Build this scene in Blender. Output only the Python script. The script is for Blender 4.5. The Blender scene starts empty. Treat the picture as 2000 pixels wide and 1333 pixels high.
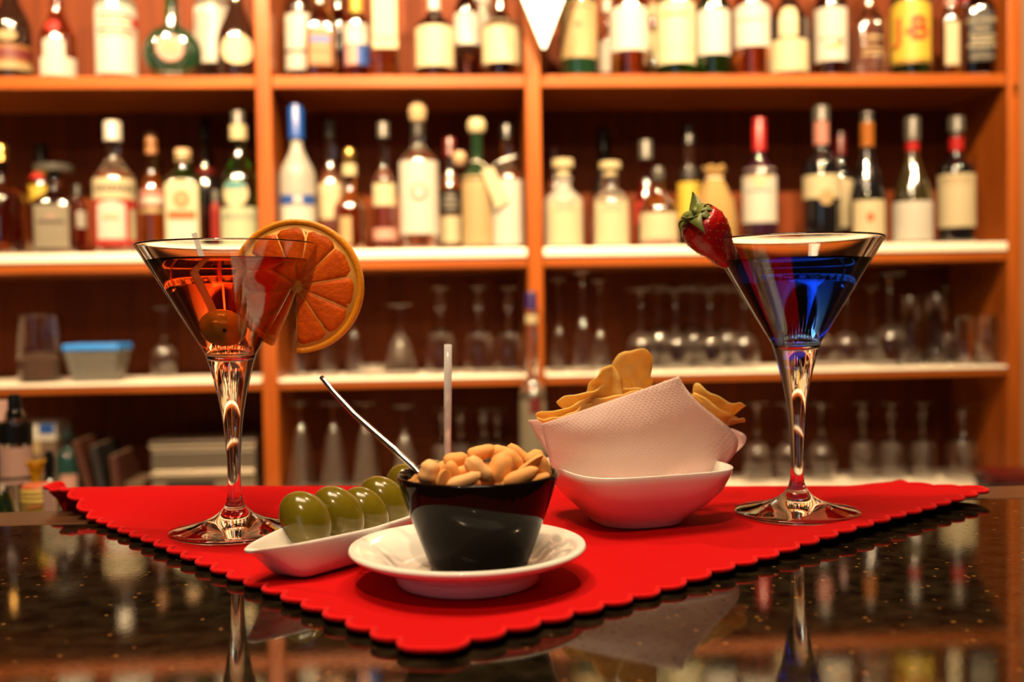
import bpy, bmesh, math, random
from mathutils import Vector, Matrix, Euler, noise
random.seed(7)
R_ = math.radians
scene = bpy.context.scene
col = scene.collection
# ------------------------------------------------------------------ camera
F = 2000.0                       # focal length in pixels of the 2000 x 1333 frame
CAM = Vector((0, 0, 0.136))      # 13.6 cm above the bar top (z = 0)
YAW, PITCH, ROLL = R_(3.2), R_(1.62), R_(-0.92)
ROT = (Matrix.Rotation(-YAW, 3, 'Z') @ Matrix.Rotation(math.pi/2 - PITCH, 3, 'X') @ Matrix.Rotation(ROLL, 3, 'Z'))
cd = bpy.data.cameras.new('camera'); cam = bpy.data.objects.new('camera', cd); col.objects.link(cam)
cam.location = CAM; cam.rotation_euler = ROT.to_euler()
cd.sensor_width = 36; cd.lens = F*36/2000; cd.clip_start = .01
cd.dof.use_dof = True; cd.dof.focus_distance = .585; cd.dof.aperture_fstop = 5.6; cd.dof.aperture_blades = 0
scene.camera = cam
# ------------------------------------------------------------------ world, exposure
w = bpy.data.worlds.new('world'); scene.world = w; w.use_nodes = True
w.node_tree.nodes['Background'].inputs[0].default_value = (.02, .014, .01, 1)
w.node_tree.nodes['Background'].inputs[1].default_value = 1
scene.view_settings.view_transform = 'Standard'; scene.view_settings.look = 'None'
scene.view_settings.exposure = 0.0; scene.view_settings.gamma = 1
scene.view_settings.use_curve_mapping = False
# ------------------------------------------------------------------ lamps (ceiling spots of the bar)
CEIL = 1.72
WARM = (1.0, .68, .37)
LAMPS = [  # x, y, watts, aim
    (-1.15, 1.10, 310, (-1.15, 2.6, .84)), (-.50, 1.12, 390, (-.50, 2.6, .84)), (.10, 1.10, 410, (.10, 2.6, .84)),
    (.72, 1.12, 320, (.72, 2.6, .84)), (1.30, 1.10, 190, (1.30, 2.6, .84)),
    (-.34, .66, 44, (-.15, .55, 0)), (.42, 1.02, 40, (.15, .6, 0)), (-.20, -.62, 64, (.1, .6, 0)),
]
def add_lamps():
    for i, (x, y, wt, aim) in enumerate(LAMPS):
        l = bpy.data.lights.new('spot_light', 'SPOT'); l.energy = wt; l.color = WARM
        l.shadow_soft_size = .016; l.spot_size = R_(84 if aim[1] > 2 else 110); l.spot_blend = 1.0 if aim[1] > 2 else .6
        o = bpy.data.objects.new('spot_light', l); col.objects.link(o)
        o.location = (x, y, CEIL - .075)
        d = Vector(aim) - Vector(o.location)
        o.rotation_euler = d.to_track_quat('-Z', 'Y').to_euler()
add_lamps()
FILL_PANEL = (-.12, .45, .90, .45, 25)      # added fill light over the bar top, brightens the drinks: x, y, length, width, watts
def add_fill_panel():
    x, y, a, b, wt = FILL_PANEL; l = bpy.data.lights.new('fill_panel_light', 'AREA'); l.shape = 'RECTANGLE'; l.size = a; l.size_y = b; l.energy = wt; l.color = (1.0, .74, .46)
    o = bpy.data.objects.new('fill_panel_light', l); col.objects.link(o); o.location = (x, y, CEIL-.032)
add_fill_panel()
# ------------------------------------------------------------------ pixel helpers
def ray(px, py):
    return ROT @ Vector(((px-1000)/F, (666.5-py)/F, -1.0))
def PY(px, py, Y):               # point on the vertical plane y = Y
    d = ray(px, py); return CAM + d*(Y/d.y)
def PZ(px, py, z=0.0):           # point on the horizontal plane z
    d = ray(px, py); return CAM + d*((z-CAM.z)/d.z)
# ------------------------------------------------------------------ materials
M = {}
def base_mat(name):
    m = bpy.data.materials.new(name); m.use_nodes = True
    return m, m.node_tree, m.node_tree.nodes['Principled BSDF']
def mat(name, c, rough=.5, metal=0, trans=0, ior=1.45, coat=0, spec=.5, sss=0, sheen=0, bump=0, bscale=200, absorb=None, var=0, vscale=20):
    m, nt, b = base_mat(name)
    if name.split('_')[0] in ('paper', 'cap', 'print', 'cork', 'burlap'): c = tuple(x*.40 for x in c)      # darkened to balance the strong shelf lamps
    b.inputs['Base Color'].default_value = (*c, 1); b.inputs['Roughness'].default_value = rough
    b.inputs['Metallic'].default_value = metal; b.inputs['Transmission Weight'].default_value = trans
    b.inputs['IOR'].default_value = ior; b.inputs['Coat Weight'].default_value = coat
    b.inputs['Coat Roughness'].default_value = .085; b.inputs['Coat IOR'].default_value = 1.9 if coat == 1 else 1.5
    b.inputs['Specular IOR Level'].default_value = spec
    if sss:
        b.inputs['Subsurface Weight'].default_value = sss; b.inputs['Subsurface Radius'].default_value = (.006, .003, .0015); b.inputs['Subsurface Scale'].default_value = 1
    if sheen: b.inputs['Sheen Weight'].default_value = sheen; b.inputs['Sheen Roughness'].default_value = .5
    tc = nt.nodes.new('ShaderNodeTexCoord')
    if bump:
        n = nt.nodes.new('ShaderNodeTexNoise'); n.inputs['Scale'].default_value = bscale; n.inputs['Detail'].default_value = 3
        nt.links.new(tc.outputs['Object'], n.inputs['Vector'])
        bp = nt.nodes.new('ShaderNodeBump'); bp.inputs['Strength'].default_value = bump; bp.inputs['Distance'].default_value = .001
        nt.links.new(n.outputs['Fac'], bp.inputs['Height']); nt.links.new(bp.outputs['Normal'], b.inputs['Normal'])
    if var:
        n = nt.nodes.new('ShaderNodeTexNoise'); n.inputs['Scale'].default_value = vscale; n.inputs['Detail'].default_value = 4
        nt.links.new(tc.outputs['Object'], n.inputs['Vector'])
        mx = nt.nodes.new('ShaderNodeMix'); mx.data_type = 'RGBA'
        mx.inputs[6].default_value = (*[x*(1-var) for x in c], 1); mx.inputs[7].default_value = (*[min(1, x*(1+var)) for x in c], 1)
        nt.links.new(n.outputs['Fac'], mx.inputs[0]); nt.links.new(mx.outputs[2], b.inputs['Base Color'])
    if absorb:
        va = nt.nodes.new('ShaderNodeVolumeAbsorption'); va.inputs['Color'].default_value = (*absorb[:3], 1); va.inputs['Density'].default_value = absorb[3]
        vs = nt.nodes.new('ShaderNodeVolumeScatter'); vs.inputs['Color'].default_value = (*absorb[4], 1); vs.inputs['Density'].default_value = absorb[5]
        ad = nt.nodes.new('ShaderNodeAddShader'); nt.links.new(va.outputs[0], ad.inputs[0]); nt.links.new(vs.outputs[0], ad.inputs[1])
        nt.links.new(ad.outputs[0], nt.nodes['Material Output'].inputs['Volume'])
    M[name] = m; return m
def wood(name, a, b_, axis, rough=.32, sc=6, coat=.25):
    m, nt, b = base_mat(name)
    tc = nt.nodes.new('ShaderNodeTexCoord'); mp = nt.nodes.new('ShaderNodeMapping')
    s = [26*sc/6]*3; s[axis] = 1.3; mp.inputs['Scale'].default_value = s
    n = nt.nodes.new('ShaderNodeTexNoise'); n.inputs['Scale'].default_value = sc/3; n.inputs['Detail'].default_value = 8; n.inputs['Distortion'].default_value = .4
    cr = nt.nodes.new('ShaderNodeValToRGB')
    cr.color_ramp.elements[0].position = .3; cr.color_ramp.elements[0].color = (*a, 1)
    cr.color_ramp.elements[1].position = .7; cr.color_ramp.elements[1].color = (*b_, 1)
    nt.links.new(tc.outputs['Object'], mp.inputs[0]); nt.links.new(mp.outputs[0], n.inputs['Vector'])
    nt.links.new(n.outputs['Fac'], cr.inputs[0]); nt.links.new(cr.outputs[0], b.inputs['Base Color'])
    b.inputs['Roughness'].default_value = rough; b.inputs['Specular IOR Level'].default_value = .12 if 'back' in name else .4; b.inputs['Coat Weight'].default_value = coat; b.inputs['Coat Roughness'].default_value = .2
    M[name] = m; return m
wood('wood_x', (.21, .045, .005), (.32, .080, .009), 0)
wood('wood_z', (.21, .045, .005), (.32, .080, .009), 2)
wood('wood_back', (.075, .014, .002), (.12, .024, .0035), 2, rough=.6, coat=.0)  # same wood as the fronts, with the shade behind the bottles in its colour
wood('wood_dark', (.045, .022, .012), (.10, .045, .02), 0, rough=.25, coat=.1)
mat('plaster', (.22, .14, .085), .9, var=.1, vscale=3)
mat('ceiling_paint', (.14, .095, .06), .9)
wood('floor_wood', (.10, .05, .025), (.18, .09, .04), 0)
mat('laminate', (.80, .73, .60), .35, var=.04)
# black granite with small tan flecks
def granite():
    m, nt, b = base_mat('granite')
    tc = nt.nodes.new('ShaderNodeTexCoord')
    v = nt.nodes.new('ShaderNodeTexVoronoi'); v.inputs['Scale'].default_value = 260
    n = nt.nodes.new('ShaderNodeTexNoise'); n.inputs['Scale'].default_value = 420; n.inputs['Detail'].default_value = 2
    n2 = nt.nodes.new('ShaderNodeTexNoise'); n2.inputs['Scale'].default_value = 90; n2.inputs['Detail'].default_value = 4
    for q in (v, n, n2): nt.links.new(tc.outputs['Object'], q.inputs['Vector'])
    cr = nt.nodes.new('ShaderNodeValToRGB'); cr.color_ramp.elements[0].position = .91; cr.color_ramp.elements[0].color = (0, 0, 0, 1); cr.color_ramp.elements[1].position = .99
    sx = nt.nodes.new('ShaderNodeSeparateColor'); nt.links.new(v.outputs['Color'], sx.inputs[0]); nt.links.new(sx.outputs[0], cr.inputs[0])
    lt = nt.nodes.new('ShaderNodeMath'); lt.operation = 'LESS_THAN'; lt.inputs[1].default_value = .28
    nt.links.new(v.outputs['Distance'], lt.inputs[0])
    mu = nt.nodes.new('ShaderNodeMath'); mu.operation = 'MULTIPLY'; nt.links.new(lt.outputs[0], mu.inputs[0]); nt.links.new(cr.outputs[0], mu.inputs[1])
    c2 = nt.nodes.new('ShaderNodeValToRGB'); c2.color_ramp.elements[0].position = .35; c2.color_ramp.elements[0].color = (.004, .003, .002, 1)
    c2.color_ramp.elements[1].position = .7; c2.color_ramp.elements[1].color = (.020, .014, .007, 1)
    nt.links.new(n2.outputs['Fac'], c2.inputs[0])
    mx = nt.nodes.new('ShaderNodeMix'); mx.data_type = 'RGBA'; mx.inputs[7].default_value = (.24, .11, .03, 1)
    nt.links.new(mu.outputs[0], mx.inputs[0]); nt.links.new(c2.outputs[0], mx.inputs[6]); nt.links.new(mx.outputs[2], b.inputs['Base Color'])
    bp = nt.nodes.new('ShaderNodeBump'); bp.inputs['Strength'].default_value = .018; bp.inputs['Distance'].default_value = .0006
    nt.links.new(n.outputs['Fac'], bp.inputs['Height']); nt.links.new(bp.outputs['Normal'], b.inputs['Normal'])
    b.inputs['Roughness'].default_value = .045; b.inputs['IOR'].default_value = 1.42
    n3 = nt.nodes.new('ShaderNodeTexNoise'); n3.inputs['Scale'].default_value = 330; n3.inputs['Detail'].default_value = 2; nt.links.new(tc.outputs['Object'], n3.inputs['Vector'])
    c3 = nt.nodes.new('ShaderNodeMapRange'); c3.inputs[1].default_value = .34; c3.inputs[2].default_value = .42; c3.inputs[3].default_value = .08; c3.inputs[4].default_value = .5
    nt.links.new(n3.outputs['Fac'], c3.inputs[0]); nt.links.new(c3.outputs[0], b.inputs['Specular IOR Level'])      # unpolished pits
    M['granite'] = m
granite()
mat('paper_white', (.86, .82, .72), .6); mat('paper_cream', (.86, .74, .46), .6); mat('paper_tan', (.62, .44, .20), .6)
mat('paper_yellow', (.88, .62, .06), .5); mat('paper_pale', (.86, .80, .50), .6); mat('paper_orange', (.75, .16, .03), .5)
mat('paper_red', (.62, .03, .02), .5); mat('paper_black', (.012, .012, .012), .4); mat('paper_pink', (.80, .42, .34), .6)
mat('paper_teal', (.12, .42, .42), .5); mat('paper_blue', (.03, .12, .50), .4); mat('paper_grey', (.34, .29, .20), .6)
mat('paper_brown', (.42, .17, .04), .5); mat('paper_darkred', (.22, .02, .02), .5); mat('paper_mint', (.66, .72, .46), .6)
mat('print_dark', (.10, .07, .05), .6); mat('print_grey', (.42, .38, .30), .6); mat('print_gold', (.55, .32, .06), .4, metal=.4)
mat('glass', (1, 1, 1), 0, trans=1, ior=1.5); mat('shelf_glass', (1, 1, 1), .07, trans=1, ior=1.52)
mat('clear', (.97, .96, .93), .085, trans=1, ior=1.5, coat=1); mat('frost', (.70, .70, .64), .38, trans=.75, ior=1.4)
mat('amber', (.72, .26, .035), .085, trans=1, ior=1.5, coat=1); mat('brown', (.16, .035, .008), .085, trans=1, ior=1.5, coat=1)
mat('yellow', (.85, .50, .05), .085, trans=1, ior=1.5, coat=1); mat('redliq', (.60, .05, .02), .085, trans=1, ior=1.5, coat=1)
mat('rose', (.80, .45, .34), .085, trans=1, ior=1.5, coat=1); mat('green', (.030, .27, .035), .085, trans=1, ior=1.5, coat=1)
mat('dgreen', (.006, .022, .009), .09, coat=1); mat('black_glass', (.004, .004, .005), .09, coat=1)
mat('dbrown', (.014, .005, .003), .09, coat=1); mat('olive_glass', (.022, .017, .005), .09, coat=1); mat('purple', (.020, .005, .014), .09, coat=1)
mat('cap_white', (.85, .80, .70), .3); mat('cap_black', (.012, .012, .012), .3); mat('cap_red', (.60, .02, .02), .3)
mat('cap_blue', (.01, .11, .55), .3); mat('cap_grey', (.12, .11, .09), .35); mat('cap_orange', (.50, .16, .02), .3)
mat('cap_gold', (.70, .42, .12), .25, metal=.9); mat('cork', (.70, .50, .26), .8, var=.25, vscale=300); mat('cap_cream', (.82, .70, .40), .4)
mat('cap_pink', (.72, .30, .24), .4); mat('cap_dark_red', (.16, .01, .01), .3); mat('cap_silver', (.7, .68, .62), .25, metal=1); mat('cap_purple', (.05, .02, .16), .3); mat('cap_tan', (.80, .52, .28), .5)
mat('burlap', (.62, .38, .12), .9, bump=.8, bscale=900, var=.2, vscale=60); mat('steel', (.62, .58, .50), .22, metal=1); mat('chrome', (.92, .9, .87), .16, metal=1)
mat('ceramic', (.88, .85, .80), .10, spec=.6, coat=.3); mat('black_ceramic', (.007, .004, .003), .04, spec=.12)
mat('plastic_blue', (.02, .20, .65), .35); mat('plastic_clear', (.45, .45, .40), .25, trans=.8, ior=1.2); mat('acrylic', (.9, .9, .92), .12, trans=.4, ior=1.45)
mat('cloth', (.47, .0025, .0035), .9, spec=.12, bump=.5, bscale=1400); mat('hem', (.60, .0045, .006), .9, spec=.15, sheen=.04, bump=.7, bscale=1100)
mat('olive_skin', (.135, .105, .005), .18, sss=.25, coat=.2, var=.45, vscale=70, bump=.08, bscale=250)
mat('olive_drunk', (.52, .40, .03), .2, sss=.2, var=.2, vscale=90)
mat('peanut', (.84, .40, .115), .55, sss=.12, bump=.25, bscale=600, var=.12, vscale=120)
mat('peanut_pale', (.86, .48, .19), .55, sss=.12, bump=.25, bscale=600, var=.12, vscale=120)
mat('chip', (.95, .66, .20), .5, sss=.15, bump=.5, bscale=500, var=.14, vscale=90)
mat('orange_rind', (1.0, .34, .004), .35, sss=.1, bump=.5, bscale=900); mat('orange_pith', (.95, .46, .09), .5, sss=.2)
mat('orange_flesh', (.95, .125, .003), .4, spec=.2, sss=.15, var=.3, vscale=260, bump=.6, bscale=500)
mat('strawberry', (.40, .005, .006), .22, sss=.15, coat=.3, bump=.4, bscale=500); mat('seed', (.42, .14, .02), .4); mat('leaf', (.12, .15, .025), .45, var=.3, vscale=160)
mat('liquid_orange', (1, 1, 1), 0, trans=1, ior=1.34, absorb=(.995, .46, .0, 58, (1, .5, .1), 4)); mat('liquid_blue', (1, 1, 1), 0, trans=1, ior=1.34, absorb=(.0, .48, .975, 85, (.1, .5, 1), 4))
mat('pennant_white', (.72, .90, .95), .35); mat('pennant_blue', (.22, .50, .95), .35); mat('pennant_orange', (.85, .35, .15), .4)
mat('crystal_yellow', (.85, .48, .01), .05, trans=.6, ior=1.5); mat('jar_yellow', (.72, .50, .12), .4); mat('jar_red', (.55, .12, .04), .5)
mat('sachet', (.50, .30, .25), .6); mat('teal_glass', (.010, .034, .030), .05, coat=.5); mat('menu_brown_shaded', (.045, .012, .006), .5); mat('menu_black', (.012, .010, .010), .5)  # menu brown darkened: shade under the lower shelf put into its colour
mat('menu_red', (.12, .008, .008), .35); mat('card', (.085, .052, .030), .7); mat('steel_dull', (.30, .26, .21), .42, metal=1); mat('lamp_metal', (.5, .48, .44), .3, metal=1); mat('jar_contents', (.10, .05, .03), .6, bump=1, bscale=120, var=.5, vscale=90); mat('letter_red', (.30, .02, .004), .6); mat('string', (.7, .65, .5), .8)  # cardboard tone darkened too, for the shade on the back counter
def daylight():
    m, nt, b = base_mat('daylight'); b.inputs['Emission Color'].default_value = (.55, .78, 1.0, 1); b.inputs['Emission Strength'].default_value = .8; b.inputs['Base Color'].default_value = (.02, .02, .02, 1); M['daylight'] = m
daylight()
def lamp_glow():
    m, nt, b = base_mat('lamp_glow'); b.inputs['Emission Color'].default_value = (*WARM, 1); b.inputs['Emission Strength'].default_value = 12; M['lamp_glow'] = m
lamp_glow()
def crisp_mat():                 # thin fried potato lets some light through
    m = M['chip']; nt = m.node_tree; b = nt.nodes['Principled BSDF']
    t = nt.nodes.new('ShaderNodeBsdfTranslucent'); t.inputs['Color'].default_value = (.95, .62, .18, 1)
    mx = nt.nodes.new('ShaderNodeMixShader'); mx.inputs[0].default_value = .42
    nt.links.new(b.outputs[0], mx.inputs[1]); nt.links.new(t.outputs[0], mx.inputs[2]); nt.links.new(mx.outputs[0], nt.nodes['Material Output'].inputs['Surface'])
crisp_mat()
def napkin_mat():
    m, nt, b = base_mat('napkin')
    tc = nt.nodes.new('ShaderNodeTexCoord'); v = nt.nodes.new('ShaderNodeTexVoronoi'); v.inputs['Scale'].default_value = 1; v.inputs['Randomness'].default_value = 0
    mp = nt.nodes.new('ShaderNodeMapping'); mp.inputs['Scale'].default_value = (46, 26, 1); mp.inputs['Rotation'].default_value = (0, 0, .6)
    nt.links.new(tc.outputs['UV'], mp.inputs[0]); nt.links.new(mp.outputs[0], v.inputs['Vector'])
    cr = nt.nodes.new('ShaderNodeValToRGB'); cr.color_ramp.elements[0].position = .15; cr.color_ramp.elements[0].color = (1, 1, 1, 1); cr.color_ramp.elements[1].position = .42; cr.color_ramp.elements[1].color = (0, 0, 0, 1)
    nt.links.new(v.outputs['Distance'], cr.inputs[0])
    bp = nt.nodes.new('ShaderNodeBump'); bp.inputs['Strength'].default_value = .4; bp.inputs['Distance'].default_value = .0008
    nt.links.new(cr.outputs[0], bp.inputs['Height']); nt.links.new(bp.outputs['Normal'], b.inputs['Normal'])
    b.inputs['Base Color'].default_value = (.94, .86, .86, 1); b.inputs['Roughness'].default_value = .85
    t = nt.nodes.new('ShaderNodeBsdfTranslucent'); t.inputs['Color'].default_value = (.95, .80, .76, 1)
    mx = nt.nodes.new('ShaderNodeMixShader'); mx.inputs[0].default_value = .6
    nt.links.new(b.outputs[0], mx.inputs[1]); nt.links.new(t.outputs[0], mx.inputs[2]); nt.links.new(mx.outputs[0], nt.nodes['Material Output'].inputs['Surface'])
    M['napkin'] = m
napkin_mat()
# ------------------------------------------------------------------ mesh helpers
def link(o, parent=None):
    col.objects.link(o)
    if parent: o.parent = parent
    return o
def mesh(name, V, Fc, m, parent=None, smooth=True, loc=None, uv=None):
    me = bpy.data.meshes.new(name); me.from_pydata([tuple(v) for v in V], [], Fc); me.update()
    bm = bmesh.new(); bm.from_mesh(me); bmesh.ops.recalc_face_normals(bm, faces=bm.faces); bm.to_mesh(me); bm.free()
    if smooth: me.polygons.foreach_set('use_smooth', [True]*len(me.polygons))
    if m: me.materials.append(M[m])
    o = bpy.data.objects.new(name, me)
    if loc is not None: o.location = loc
    return link(o, parent)
def thing(name, label, cat, loc=(0, 0, 0), rotz=0, group=None):
    o = bpy.data.objects.new(name, None); col.objects.link(o); o.empty_display_size = .02
    o.location = loc; o.rotation_euler = (0, 0, rotz); tag(o, label, cat, group); return o
def tag(o, label, cat, group=None):
    o['label'] = label; o['category'] = cat
    if group: o['group'] = group
    return o
def struct(o): o['kind'] = 'structure'; return o
def box_geo(x0, x1, y0, y1, z0, z1, bev=0.0, seg=2):
    bm = bmesh.new(); bmesh.ops.create_cube(bm, size=1)
    for v in bm.verts: v.co = Vector(((x0+x1)/2 + v.co.x*(x1-x0), (y0+y1)/2 + v.co.y*(y1-y0), (z0+z1)/2 + v.co.z*(z1-z0)))
    if bev: bmesh.ops.bevel(bm, geom=bm.edges[:], offset=bev, segments=seg, affect='EDGES', profile=.5)
    return bm
def box(name, x0, x1, y0, y1, z0, z1, m, parent=None, bev=0.002, seg=2):
    bm = box_geo(x0, x1, y0, y1, z0, z1, bev, seg); me = bpy.data.meshes.new(name); bm.to_mesh(me); bm.free()
    me.materials.append(M[m]); return link(bpy.data.objects.new(name, me), parent)
def sup(a, n):                   # superellipse radius factor
    if n == 2: return 1.0
    return (abs(math.cos(a))**n + abs(math.sin(a))**n)**(-1/n)
def tight(prof):                 # support loops beside sharp turns keep smooth shading crisp
    P = [Vector(p) for p in prof]; out = [prof[0]]
    for a, b, c in zip(P, P[1:], P[2:]):
        u, v = b-a, c-b
        if u.length > 1e-6 and v.length > 1e-6 and u.normalized().dot(v.normalized()) < .75:
            p = b-u*min(.3, .0005/u.length); q = b+v*min(.3, .0005/v.length)
            out += [(p.x, p.y), (b.x, b.y), (q.x, q.y)]
        else: out.append((b.x, b.y))
    return out + [prof[-1]]
def lathe_geo(prof, seg=32, n=2.0, fy=1.0, cx=0, cy=0):
    prof = tight(prof)
    V, Fc, rows = [], [], []
    for r, z in prof:
        if r < 1e-7: rows.append([len(V)]); V.append((cx, cy, z))
        else:
            row = []
            for i in range(seg):
                a = 2*math.pi*i/seg; k = sup(a, n)*r
                row.append(len(V)); V.append((cx+k*math.cos(a), cy+k*math.sin(a)*fy, z))
            rows.append(row)
    for a, b in zip(rows, rows[1:]):
        if len(a) == 1 and len(b) == 1: continue
        for i in range(seg):
            j = (i+1) % seg
            if len(a) == 1: Fc.append((a[0], b[j], b[i]))
            elif len(b) == 1: Fc.append((a[i], a[j], b[0]))
            else: Fc.append((a[i], a[j], b[j], b[i]))
    return V, Fc
def lathe(name, prof, m, parent=None, seg=32, n=2.0, fy=1.0, loc=None, cx=0, cy=0):
    V, Fc = lathe_geo(prof, seg, n, fy, cx, cy); return mesh(name, V, Fc, m, parent, True, loc)
def tube(name, pts, rad, m, parent=None, seg=10, square=False, closed=False):
    pts = [Vector(p) for p in pts]; V, Fc = [], []; N = len(pts)
    rads = rad if isinstance(rad, (list, tuple)) else [rad]*N
    up = Vector((0.13, .21, 1)).normalized()
    for i, p in enumerate(pts):
        t = (pts[(i+1) % N if closed else min(i+1, N-1)] - pts[(i-1) if (i or closed) else 0]).normalized()
        u = t.cross(up)
        if u.length < .05: u = t.cross(Vector((1, 0, 0)))
        u.normalize(); v = t.cross(u)
        for k in range(seg):
            a = 2*math.pi*k/seg + (math.pi/4 if square else 0); V.append(p + (u*math.cos(a) + v*math.sin(a))*rads[i])
    for i in range(N if closed else N-1):
        j = (i+1) % N
        for k in range(seg):
            l = (k+1) % seg; Fc.append((i*seg+k, i*seg+l, j*seg+l, j*seg+k))
    if not closed: Fc += [tuple(range(seg)), tuple(range((N-1)*seg, N*seg))]
    return mesh(name, V, Fc, m, parent, not square)
def patch(name, rfun, a0, a1, ztop, zbot, m, parent, na=14, off=.0008, th=.0006, fy=1.0, nexp=2.0, nz=6):
    """a label: a thin curved sheet lying on the bottle; ztop/zbot may be functions of s in -1..1"""
    V, Fc = [], []
    zt = ztop if callable(ztop) else (lambda s: ztop)
    zb = zbot if callable(zbot) else (lambda s: zbot)
    for o_ in (off, off-th):
        for i in range(na+1):
            s = -1+2*i/na; a = a0+(a1-a0)*i/na
            for q_ in range(nz+1):
                z = zb(s)+(zt(s)-zb(s))*q_/nz
                r = (rfun(z)+o_)*sup(a, nexp); V.append((r*math.cos(a), r*math.sin(a)*fy, z))
    q1 = nz+1; n = (na+1)*q1
    for i in range(na):
        for j in range(nz):
            a = i*q1+j; b, c, d = a+q1, a+q1+1, a+1
            Fc += [(a, b, c, d), (n+d, n+c, n+b, n+a)]
        a, b = i*q1, (i+1)*q1; Fc.append((a, n+a, n+b, b)); a += nz; b += nz; Fc.append((a, b, n+b, n+a))
    for j in range(nz):
        for a in (j, na*q1+j): Fc.append((a, a+1, n+a+1, n+a))
    return mesh(name, V, Fc, m, parent, False)
def text_geo(s, size, bold=0.0):
    c = bpy.data.curves.new('lettering', 'FONT'); c.body = s; c.size = size; c.align_x = 'CENTER'; c.align_y = 'CENTER'; c.resolution_u = 3; c.offset = bold
    o = bpy.data.objects.new('lettering_tmp', c); col.objects.link(o)
    dg = bpy.context.evaluated_depsgraph_get(); me = bpy.data.meshes.new_from_object(o.evaluated_get(dg), depsgraph=dg)
    V = [v.co.copy() for v in me.vertices]; Fc = [tuple(p.vertices) for p in me.polygons]
    bpy.data.objects.remove(o); bpy.data.curves.remove(c); bpy.data.meshes.remove(me); return V, Fc
def lettering(s, size, R, zc, m, parent, ang=0, off=.0024, arch=0, wide=1.0, fy=1.0, nexp=2.0, bold=0.0):
    V, Fc = text_geo(s, size, bold)
    out = []
    for v in V:
        x = v.x*wide; a = -math.pi/2+ang+x/R; r = (R+off)*sup(a, nexp)
        out.append((r*math.cos(a), r*math.sin(a)*fy, zc+v.y-arch*(x/R)**2))
    return mesh('lettering', out, Fc, m, parent, False)
# ================================================================== the setting
D = 2.40                         # front plane of the back-bar shelving
DB = D + .29                     # its back panel
ZU = PY(1000, 146, D).z; ZM = PY(1000, 485, D).z; ZL = PY(1000, 733, D).z; ZB = PY(1600, 921, DB).z
FLOOR = -1.10
YB = PZ(0, 1000).y; YB = (YB + PZ(2000, 947).y)/2          # far edge of the bar top
XR = PY(1995, 400, D).x; XRI = PY(1968, 400, D).x; XL = -1.75
def room():
    struct(box('floor', -2.7, 2.7, -2.6, 2.95, FLOOR-.05, FLOOR, 'floor_wood', bev=0))
    struct(box('ceiling', -2.7, 2.7, -2.6, 2.95, CEIL, CEIL+.05, 'ceiling_paint', bev=0))
    struct(box('wall_back', -2.7, 2.7, DB+.03, DB+.13, FLOOR, CEIL, 'plaster', bev=0))
    struct(box('wall_front', -2.7, 2.7, -2.6, -2.5, FLOOR, CEIL, 'plaster', bev=0))
    struct(box('wall_left', -2.7, -2.6, -2.5, DB+.03, FLOOR, CEIL, 'plaster', bev=0))
    struct(box('wall_right', 2.6, 2.7, -2.5, DB+.03, FLOOR, CEIL, 'plaster', bev=0))
room()
def windows():                   # a daylit street window on the guests' side, behind the camera
    t = thing('window_1', 'street window on the guest side', 'window', (-1.3, -2.5, 0)); struct(t); del t['category']; del t['label']
    for i in range(2):
        for j in range(2):
            x0, z0 = -.62+.63*i, -.30+.75*j
            box('pane', x0, x0+.60, .012, .018, z0, z0+.72, 'daylight', t, 0)
    for x in (-.65, -.02, .61): box('window_frame', x, x+.03, .0005, .03, -.33, 1.20, 'wood_z', t)
    for z in (-.33, .42, 1.17): box('window_frame', -.65, .64, .0005, .029, z, z+.03, 'wood_x', t)
windows()
def lamps_fixtures():
    wh = ['over the left end of the shelves', 'over the left bay of the shelves', 'over the middle of the shelves', 'over the right bay of the shelves', 'over the right end of the shelves',
          'over the orange cocktail', 'over the blue cocktail', 'behind the guest side of the bar']
    for (x, y, wt, aim), s in zip(LAMPS, wh):
        t = thing('ceiling_spotlight', 'round metal ceiling spotlight ' + s, 'lamp', (x, y, CEIL), group='ceiling spotlights')
        lathe('housing', [(.060, -.0005), (.060, -.006), (.052, -.012), (.050, -.045), (.046, -.045), (.046, -.010), (0, -.010)], 'lamp_metal', t, 28)
        lathe('bulb', [(.034, -.0105), (.034, -.016), (.030, -.020), (0, -.021)], 'lamp_glow', t, 24)
lamps_fixtures()
def fill_panel_fixture():  # body of the added fill light
    x, y, a, b, wt = FILL_PANEL; t = thing('added_fill_panel', 'added frosted fill panel light above the bar top', 'lamp', (x, y, CEIL))
    for s in (-1, 1):
        box('frame', -a/2-.02, a/2+.02, s*(b/2+.011)-.01, s*(b/2+.011)+.01, -.045, -.0005, 'lamp_metal', t); box('frame', s*(a/2+.011)-.009, s*(a/2+.011)+.009, -b/2, b/2, -.044, -.0005, 'lamp_metal', t)
    box('diffuser', -a/2, a/2, -b/2, b/2, -.020, -.0005, 'paper_white', t)
fill_panel_fixture()
ZTOP = ZU + .47
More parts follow.
